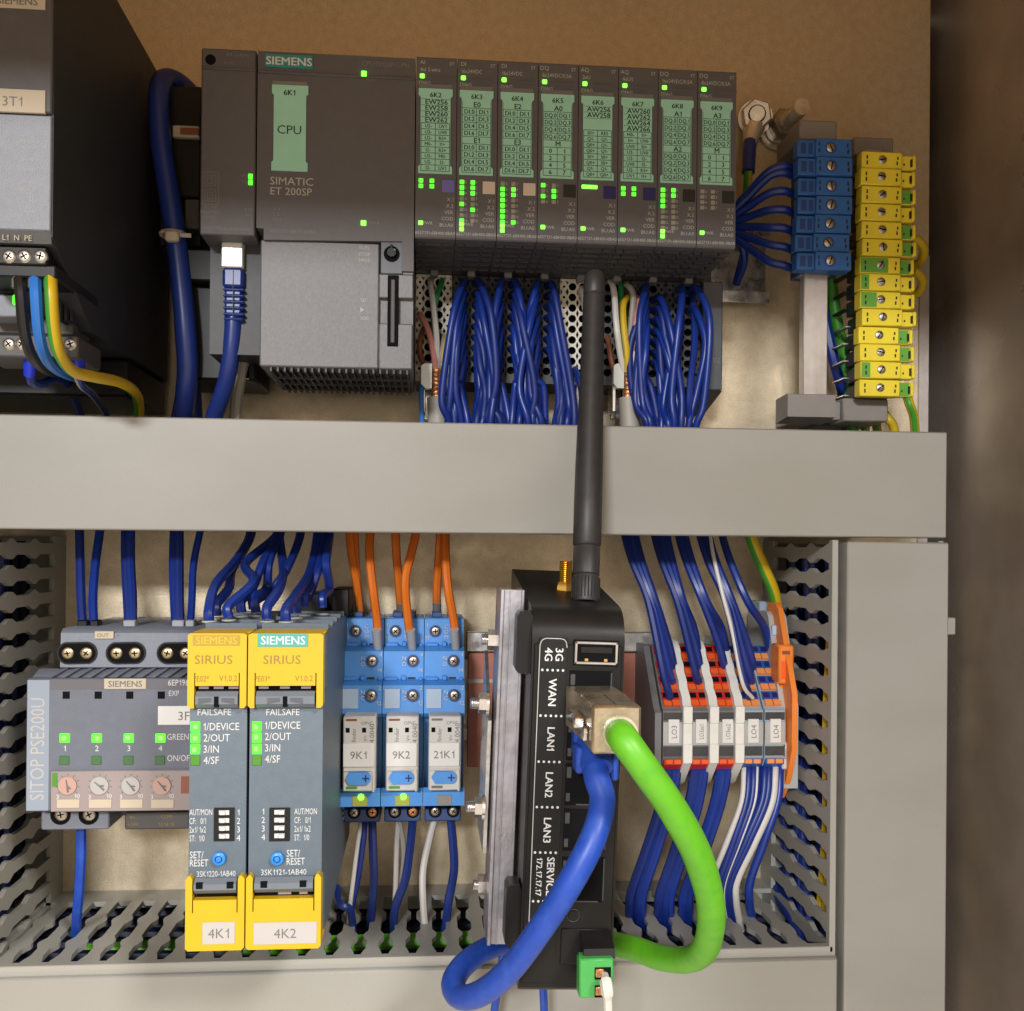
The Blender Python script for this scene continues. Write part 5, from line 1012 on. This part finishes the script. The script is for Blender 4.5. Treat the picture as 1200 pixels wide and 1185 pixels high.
# tapered body: narrow throat at the socket, wide front
def frustum(b, A, B):
    n = len(b.v); b.v += A+B
    b.face((n, n+1, n+2, n+3)); b.face((n+7, n+6, n+5, n+4))
    for i in range(4): j = (i+1) % 4; b.face((n+i, n+j, n+4+j, n+4+i))
F1 = [c(694, 827, 172), c(752, 827, 172), c(750, 884, 172), c(692, 884, 172)]; 
xA, xB, zA, zB = F1[0][0], F1[1][0], F1[0][2], F1[2][2]
b.box(xA, xB, 150, 172, zB, zA, .8); 
frustum(b, [(xA-3, 141, zB+3), (xB-2.5, 141, zB+3), (xB-2.5, 141, zA+1.2), (xA-3, 141, zA+1.2)], [(xA+.2, 150.1, zB+.3), (xB-.2, 150.1, zB+.3), (xB-.2, 150.1, zA-.2), (xA+.2, 150.1, zA-.2)]); b.build('plug_shell', 'plug_metal', t)
MB().box((xA+xB)/2-.15, (xA+xB)/2+.15, 151, 171, zA-.1, zA+.12).box(xA+1, xB-1, 165.5, 166, zA-.1, zA+.1).build('shell_seam', 'et_dark', t)
MB().box(xA-3.4, xA-.1, 146, 160, zB+5, zA-5, .6).box(xA-1.6, xA-.1, 158, 166, zB+2.5, zB+6.5, .4).build('side_clip', 'zinc_bright', t)
gp = c(727, 860, 172)
MB().tube([(gp[0], 171.8, gp[2]), (gp[0], 173, gp[2])], 4.9, 20).build('cable_gland', 'brass_dull', t)
wire('green_cable', 'thick bright green cable looping down from the metal plug', 'cable', [(727, 860, 171), (733, 868, 179), (755, 900, 181), (788, 950, 179), (818, 1005, 172), (834, 1060, 160), (829, 1105, 144), (808, 1124, 128), (775, 1124, 114), (745, 1112, 100), (720, 1105, 86), (690, 1095, 75)], 4.2, 'patch_green', n=18)
t = thing('blue_network_plug', 'blue moulded network plug in the router LAN1 socket', 'plug', rl(4, 2, -41))
x_, d_, z_ = rl(4.5, 0, -41)
MB().box(x_-5.8, x_+5.8, 140.2, 147, z_-3.6, z_+4.5, .8).build('plug_body', 'patch_blue', t)
P = [(x_, 145, z_+.5), (x_, 151, z_-1), (x_-.3, 156, z_-5)]
MB().tube(smooth_path(P, 5), [5.4, 5.4, 5.5, 5.4, 5.3, 5.2, 5.1, 5.0, 4.9, 4.8, 4.7], 12).box(x_-6.2, x_-4, 146, 154, z_-7, z_+1, .6).box(x_+4.2, x_+6.4, 147, 155, z_-9, z_+.5, .6).build('boot', 'patch_blue', t)
bx_ = [(P[1][0], 150, P[1][2]), (x_-.3, 157, z_-7)]
wire('blue_patch_cable', 'thick blue patch cable looping down across the router front', 'cable', bx_+[at(*q) for q in ((706, 938, 161), (694, 982, 166), (670, 1032, 167), (638, 1083, 163), (600, 1133, 155), (565, 1163, 147), (540, 1170, 139), (531, 1155, 131), (542, 1133, 122), (567, 1114, 112), (595, 1104, 100), (620, 1100, 90))], 3.8, 'patch_blue', n=18, world=True)
t = thing('power_plug', 'green two way screw plug at the foot of the router', 'plug', rl(6, 5, -108))
b = MB().bpx(679, 1124, 719, 1170, 152, 146, .5).build('plug_body', 'plug_green', t)
MB().prism_x([(141, Z(700, 1090, 141)), (149, Z(700, 1112, 149)), (150, Z(700, 1124, 150)), (141, Z(700, 1124, 141))], X(683, 1110, 147), X(719, 1110, 147)).build('plug_cover', 'black_gloss', t)
for y in (1141, 1162):
    o = MB().bpx(697, y-7, 716, y+7, 152.25, 150).build('wire_entry', 'dark_gap', t); MB().bpx(698, y-5, 708, y+5, 152.6, 151.5, .2).build('clamp', 'copper', o)
wire('white_wire', 'white wire with a pale ferrule leaving the green screw plug', 'wire', [(708, 1140, 150), (710, 1150, 156), (712, 1165, 157), (713, 1195, 155), (714, 1230, 150)], [1.2]*7+[1.9]*8+[1.3]*14, 'white_wire')
wire('blue_wire', 'thin blue wire hanging below the router body', 'wire', [(636, 1150, 100), (637, 1168, 100), (638, 1190, 98), (640, 1230, 95)], 1.4, 'patch_blue')
wire('blue_wire', 'thin blue wire behind the loop of the blue patch cable', 'wire', [(592, 1095, 92), (589, 1120, 96), (586, 1150, 98), (580, 1180, 96), (577, 1220, 92)], 1.4, 'patch_blue')
# ================================================================ spring terminal strip
FD = 52.0
def zf(y, d): return Z(840, y, d)
def strip_terminal(px, label, red, text):
    xc = X(px, 857, FD); h = 4.3; x0, x1 = xc-h, xc+h
    t = thing('spring_terminal', label, 'terminal', (xc, 7.5, zf(900, 40)), 'spring terminals in a strip')
    top = (30, zf(757, 30)); brk = (50, zf(829, 50))
    MB().prism_x([(8, top[1]-1), (30, top[1]), brk, (FD, zf(833, FD)), (FD, zf(888, FD)), (48, zf(902, 48)), (40, zf(908, 40)), (8, zf(912, 30))], x0+.1, x1-.1).build('housing', 'term_grey' if red else 'term_pale', t)
    L = math.hypot(brk[0]-top[0], brk[1]-top[1]); ux, uz = (brk[0]-top[0])/L, (brk[1]-top[1])/L; nx, nz = -uz, ux     # along the slope, outward
    def onslope(s, o): return (top[0]+ux*s+nx*o, top[1]+uz*s+nz*o)
    ca, cb = ('term_red', 'term_orange') if red else ('term_blue', 'term_light_orange')
    for r in range(4):
        s0 = L*(r/4)+.3; e = L/4-.5
        q = [onslope(s0, .0), onslope(s0, .5), onslope(s0+e*.55, .5), onslope(s0+e*.55, .0)]
        MB().prism_x(q, x0+.6, x1-.6).build('wire_entry', ca, t)
        hb = MB()
        for s_ in (-1, 1): hb.prism_x([onslope(s0+e*.1, .45), onslope(s0+e*.1, .7), onslope(s0+e*.42, .7), onslope(s0+e*.42, .45)], xc+s_*1.9-1.3, xc+s_*1.9+1.3)
        hb.build('entry_hole', 'dark_gap' if red else 'tab_navy', t)
        for s_ in (-1, 1): MB().prism_x([onslope(s0+e*.58, .0), onslope(s0+e*.58, .9), onslope(s0+e*.98, 1.2), onslope(s0+e*.98, .0)], xc+s_*1.75-1.55, xc+s_*1.75+1.55).build('push_button', cb, t)
    MB().prism_x([(48, zf(892, 48)), (FD+.4, zf(889, FD)), (FD+.2, zf(896, FD)), (47, zf(904, 47))], x0+.5, x1-.5).build('lower_entry', ca, t)
    for s_ in (-1, 1): MB().box(xc+s_*1.75-1.5, xc+s_*1.75+1.5, 50, FD+.9, zf(895, FD), zf(889.5, FD), .2).build('push_button', cb, t)
    MB().box(x0+.3, x1-.3, FD-.2, FD+.15, zf(844, FD), zf(835, FD)).box(x0+.3, x1-.3, FD-.2, FD+.15, zf(886, FD), zf(875, FD)).build('test_opening', 'et_dark', t)
    MB().box(x0+.1, x1-.1, FD, FD+.5, zf(873, FD), zf(846, FD)).build('label_channel', 'clear_strip', t)
    n = MB().box(xc-2.2, xc+2.2, FD+.3, FD+1.1, zf(871, FD+1), zf(843, FD+1), .1); n.mat(1).text(text, xc+.1, FD+1.15, zf(857.5, FD+1), 2.2 if len(text) < 4 else 1.9, rot=90, sx=.95 if len(text) < 4 else .72); n.build('marking_label', ['label_white', 'print_grey'], t)
for px, l, red, tx in ((789, 'red spring terminal labelled LO3, nearest the router', 1, 'LO3'), (821, 'red spring terminal labelled LO3es1 between two white dividers', 1, 'LO3es1'), (852, 'red spring terminal labelled LO3es2 between two white dividers', 1, 'LO3es2'), (882, 'blue spring terminal labelled LO4 beside the last white divider', 0, 'LO4'), (908, 'blue spring terminal labelled LO4 next to the orange end plate', 0, 'LO4')): strip_terminal(px, l, red, tx)
for j, px in enumerate((805.5, 836.5, 866.5)):
    xc = X(px, 857, 54); t = thing('divider', 'white plastic divider between spring terminals, %s' % ('after LO3', 'between LO3es1 and LO3es2', 'after LO3es2')[j], 'divider', (xc, 8, zf(905, 40)), 'white terminal dividers')
    P = [(8, zf(750, 30)), (31, zf(752, 31))]
    a0, a1 = (31, zf(752, 31)), (53, zf(826, 53))
    for k in range(1, 9):
        u = k/8; bump = 1.2 if k % 2 else 0; P.append((a0[0]+(a1[0]-a0[0])*u+bump, a0[1]+(a1[1]-a0[1])*u))
    P += [(54.5, zf(829, 54)), (54.5, zf(846, 54)), (54.5, zf(893, 54)), (44, zf(916, 44)), (36, zf(921, 36)), (8, zf(921, 30))]
    MB().prism_x(P, xc-1.7, xc+1.7).build('plate', 'divider_white', t)
    MB().box(xc-1.9, xc+1.9, 54, 55.2, zf(895, 55), zf(872, 55), .3).box(xc-1.9, xc+1.9, 54, 55.2, zf(848, 55), zf(828, 55), .3).build('rib', 'divider_white', t)
tag(MB().prism_x([(8, zf(757, 30)), (30, zf(757, 30)), (50, zf(829, 50)), (53, zf(835, 53)), (53, zf(900, 53)), (40, zf(915, 40)), (8, zf(915, 30))], X(775, 857, 53)-2.6, X(775, 857, 53)).build('end_plate', 'term_grey'), 'dark grey end plate beside the terminal labelled LO3', 'end plate')
t = thing('earth_terminal_block', 'light grey earth terminal with an orange lever beside the blue terminals', 'terminal', at(912, 800, 20))
MB().prism_x([(8, zf(718, 30)), (32, zf(716, 32)), (35, zf(722, 35)), (50, zf(829, 50)), (50, zf(925, 50)), (8, zf(925, 30))], X(901, 740, 36), X(922, 740, 36)).build('housing', 'pe_grey', t)
MB().cyl(at(911, 717, 28), 'z', 2.9, 1.2, 16).build('entry_ring', 'zinc', t); MB().cyl(at(911, 716.5, 28), 'z', 2.3, 1.7, 16).build('entry_hole', 'dark_gap', t)
MB().bpx(905, 733, 919, 745, 39, 34, .4).build('test_window', 'pale_blue', t); MB().bpx(890, 705, 903, 760, 20, 8, .5).build('rail_clip', 'term_pale', t)
l = MB().bpx(913, 756, 931, 802, 50, 40, .8).build('lever', 'end_orange', t)
MB().bpx(917, 763, 926, 767, 50.3, 49).build('lever_slot', 'brown_wire', l); MB().bpx(916, 775, 925, 796, 50.25, 49.5).build('lever_emblem', 'term_orange', l)
MB().bpx(913, 802, 924, 815, 47, 40, .5).build('lever_foot', 'end_orange', t)
MB().bpx(917, 870, 926, 902, 52, 40, .5).build('marking_holder', 'relay_white', t); MB().tpx('N10', 921, 884, 52.1, 5, rot=90).build('lettering', 'print_grey', t, flat=True)
xo = X(931.5, 830, 58)
tag(MB().prism_x([(28, zf(706, 36)), (37, zf(706, 37)), (41, zf(714, 41)), (54, zf(790, 54)), (58, zf(815, 58)), (58, zf(880, 58)), (52, zf(915, 52)), (44, zf(936, 44)), (28, zf(936, 40))], xo-1.1, xo+1.1).build('end_plate', 'end_orange'), 'thin orange end plate closing the terminal strip beside the duct', 'end plate')
wire('earth_wire', 'thick green and yellow wire curving into the grey earth terminal', 'wire', [(870, 600, 38), (884, 640, 42), (897, 670, 38), (907, 695, 33), (911, 722, 28)], 2.5, PE, sides=[0, 0, 0, 0, 0, 0, 1, 1, 1, 1], n=12, ph=.6)
# wires above and below the strip
def term_pt(px, r, off=0):
    y = 757+(829-757)*(r/4.0)+8; d = 30+20*(r/4.0)+2
    return (px+off, y, d)
UP = []
for px, tops, rows in ((787, (734, 740, 746), (3, 2, 1)), (820, (769, 776), (2, 1)), (820, (783,), (0,)), (851, (797, 804), (1, 0)), (880, (822, 827, 832), (3, 2, 1)), (905, (848,), (0,))):
    for j, (tx, r) in enumerate(zip(tops, rows)):
        e = term_pt(px, r, -3+2.4*(j % 3)); UP.append((px, j, [(tx-6, 590, 30), (tx-2, 625, 36), (tx+(e[0]-tx)*.16, 660, 44), (tx+(e[0]-tx)*.52, 705, 49), (tx+(e[0]-tx)*.86, e[1]-32, e[2]+6), (e[0], e[1]-6, e[2]+2.5), (e[0], e[1]+2, e[2]-2)]))
nmt = {787: 'LO3', 820: 'LO3es1', 851: 'LO3es2', 880: 'LO4 by the divider', 905: 'LO4 by the orange plate'}
for px, j, P in UP: wire('blue_wire', 'blue wire curving down into the top of terminal %s' % nmt[px], 'wire', P, 1.7, 'blue_wire', 'blue wires into terminal %s' % nmt[px])
wire('white_wire', 'thin white wire among the blue ones above the LO4 terminals', 'wire', [(830, 595, 32), (834, 640, 44), (845, 690, 50), (858, 740, 52), (870, 800, 54), (882, 818, 50)], .8, 'white_wire')
DN = [(782, 738, 'blue_wire'), (790, 748, 'blue_wire'), (794, 752, 'blue_wire'), (815, 772, 'blue_wire'), (822, 779, 'blue_wire'), (826, 785, 'blue_wire'), (845, 800, 'blue_wire'), (853, 807, 'blue_wire')]
for j, (a, b, m) in enumerate(DN):
    nm = ('LO3', 'LO3', 'LO3', 'LO3es1', 'LO3es1', 'LO3es1', 'LO3es2', 'LO3es2')[j]
    wire('blue_wire', 'blue wire leaving the underside of terminal %s towards the duct' % nm, 'wire', [(a, 893, 44), (a-1, 905, 48), (a*.8+b*.2, 945, 50), (a*.4+b*.6, 1000, 49), (b+2, 1045, 48), (b, 1065, 46), (b, 1100, 36)], 1.9, m, 'blue wires under terminal %s' % nm)
SW_ = ['blue_wire', 'white_wire']
for j, (a, b, m) in enumerate(((872, 833, 'white_wire'), (877, 842, 'blue_wire'), (883, 846, 'S'), (887, 849, 'S'), (896, 851, 'blue_wire'), (901, 855, 'S'), (908, 862, 'white_wire'), (914, 878, 'blue_wire'))):
    P = [(a, 893, 46), (a, 906, 50), (a*.92+b*.08, 940, 53), (a*.5+b*.5, 985, 54), (b+2, 1030, 52), (b, 1055, 50), (b+6, 1090, 42)]
    l = ('white wire leaving the LO4 terminals nearest the divider', 'blue wire leaving the LO4 terminals nearest the divider', 'first white striped blue wire under the LO4 terminals', 'second white striped blue wire under the LO4 terminals', 'plain blue wire in the middle under the LO4 terminals', 'last white striped blue wire under the LO4 terminals', 'thick white wire sweeping down in front of the blue ones', 'last blue wire under the orange end plate')[j]
    wire('white_wire' if m == 'white_wire' else 'blue_wire', l, 'wire', P, 1.7 if j != 0 else 1.2, SW_ if m == 'S' else m, sides=[0, 0, 0, 0, 1, 0, 0, 0, 0, 0] if m == 'S' else None, n=10, ph=j)
for j, P in enumerate(([(916, 1020, 6), (921, 1046, 18), (932, 1066, 30), (948, 1086, 38), (962, 1112, 40)], [(908, 1030, 8), (914, 1056, 22), (926, 1074, 36), (940, 1092, 42), (950, 1116, 40)], [(924, 1016, 4), (930, 1040, 14), (942, 1060, 26), (956, 1080, 34), (968, 1106, 36)])):
    wire('blue_wire', 'blue wire crossing the duct corner, %s' % ('outermost', 'middle', 'innermost')[j], 'wire', P, 2.0, 'blue_wire', 'blue wires in the duct corner')
for o in bpy.data.objects:
    if o.name.split('.')[0] in ('fine_print', 'vent_grille', 'vent_fins', 'underside_ribs', 'terminal_ribs', 'side_ribs'): o['kind'] = 'stuff'
# ================================================================ clean up helper keys
for o in bpy.data.objects:
    for k in ('_o', '_p'):
        if k in o.keys(): del o[k]
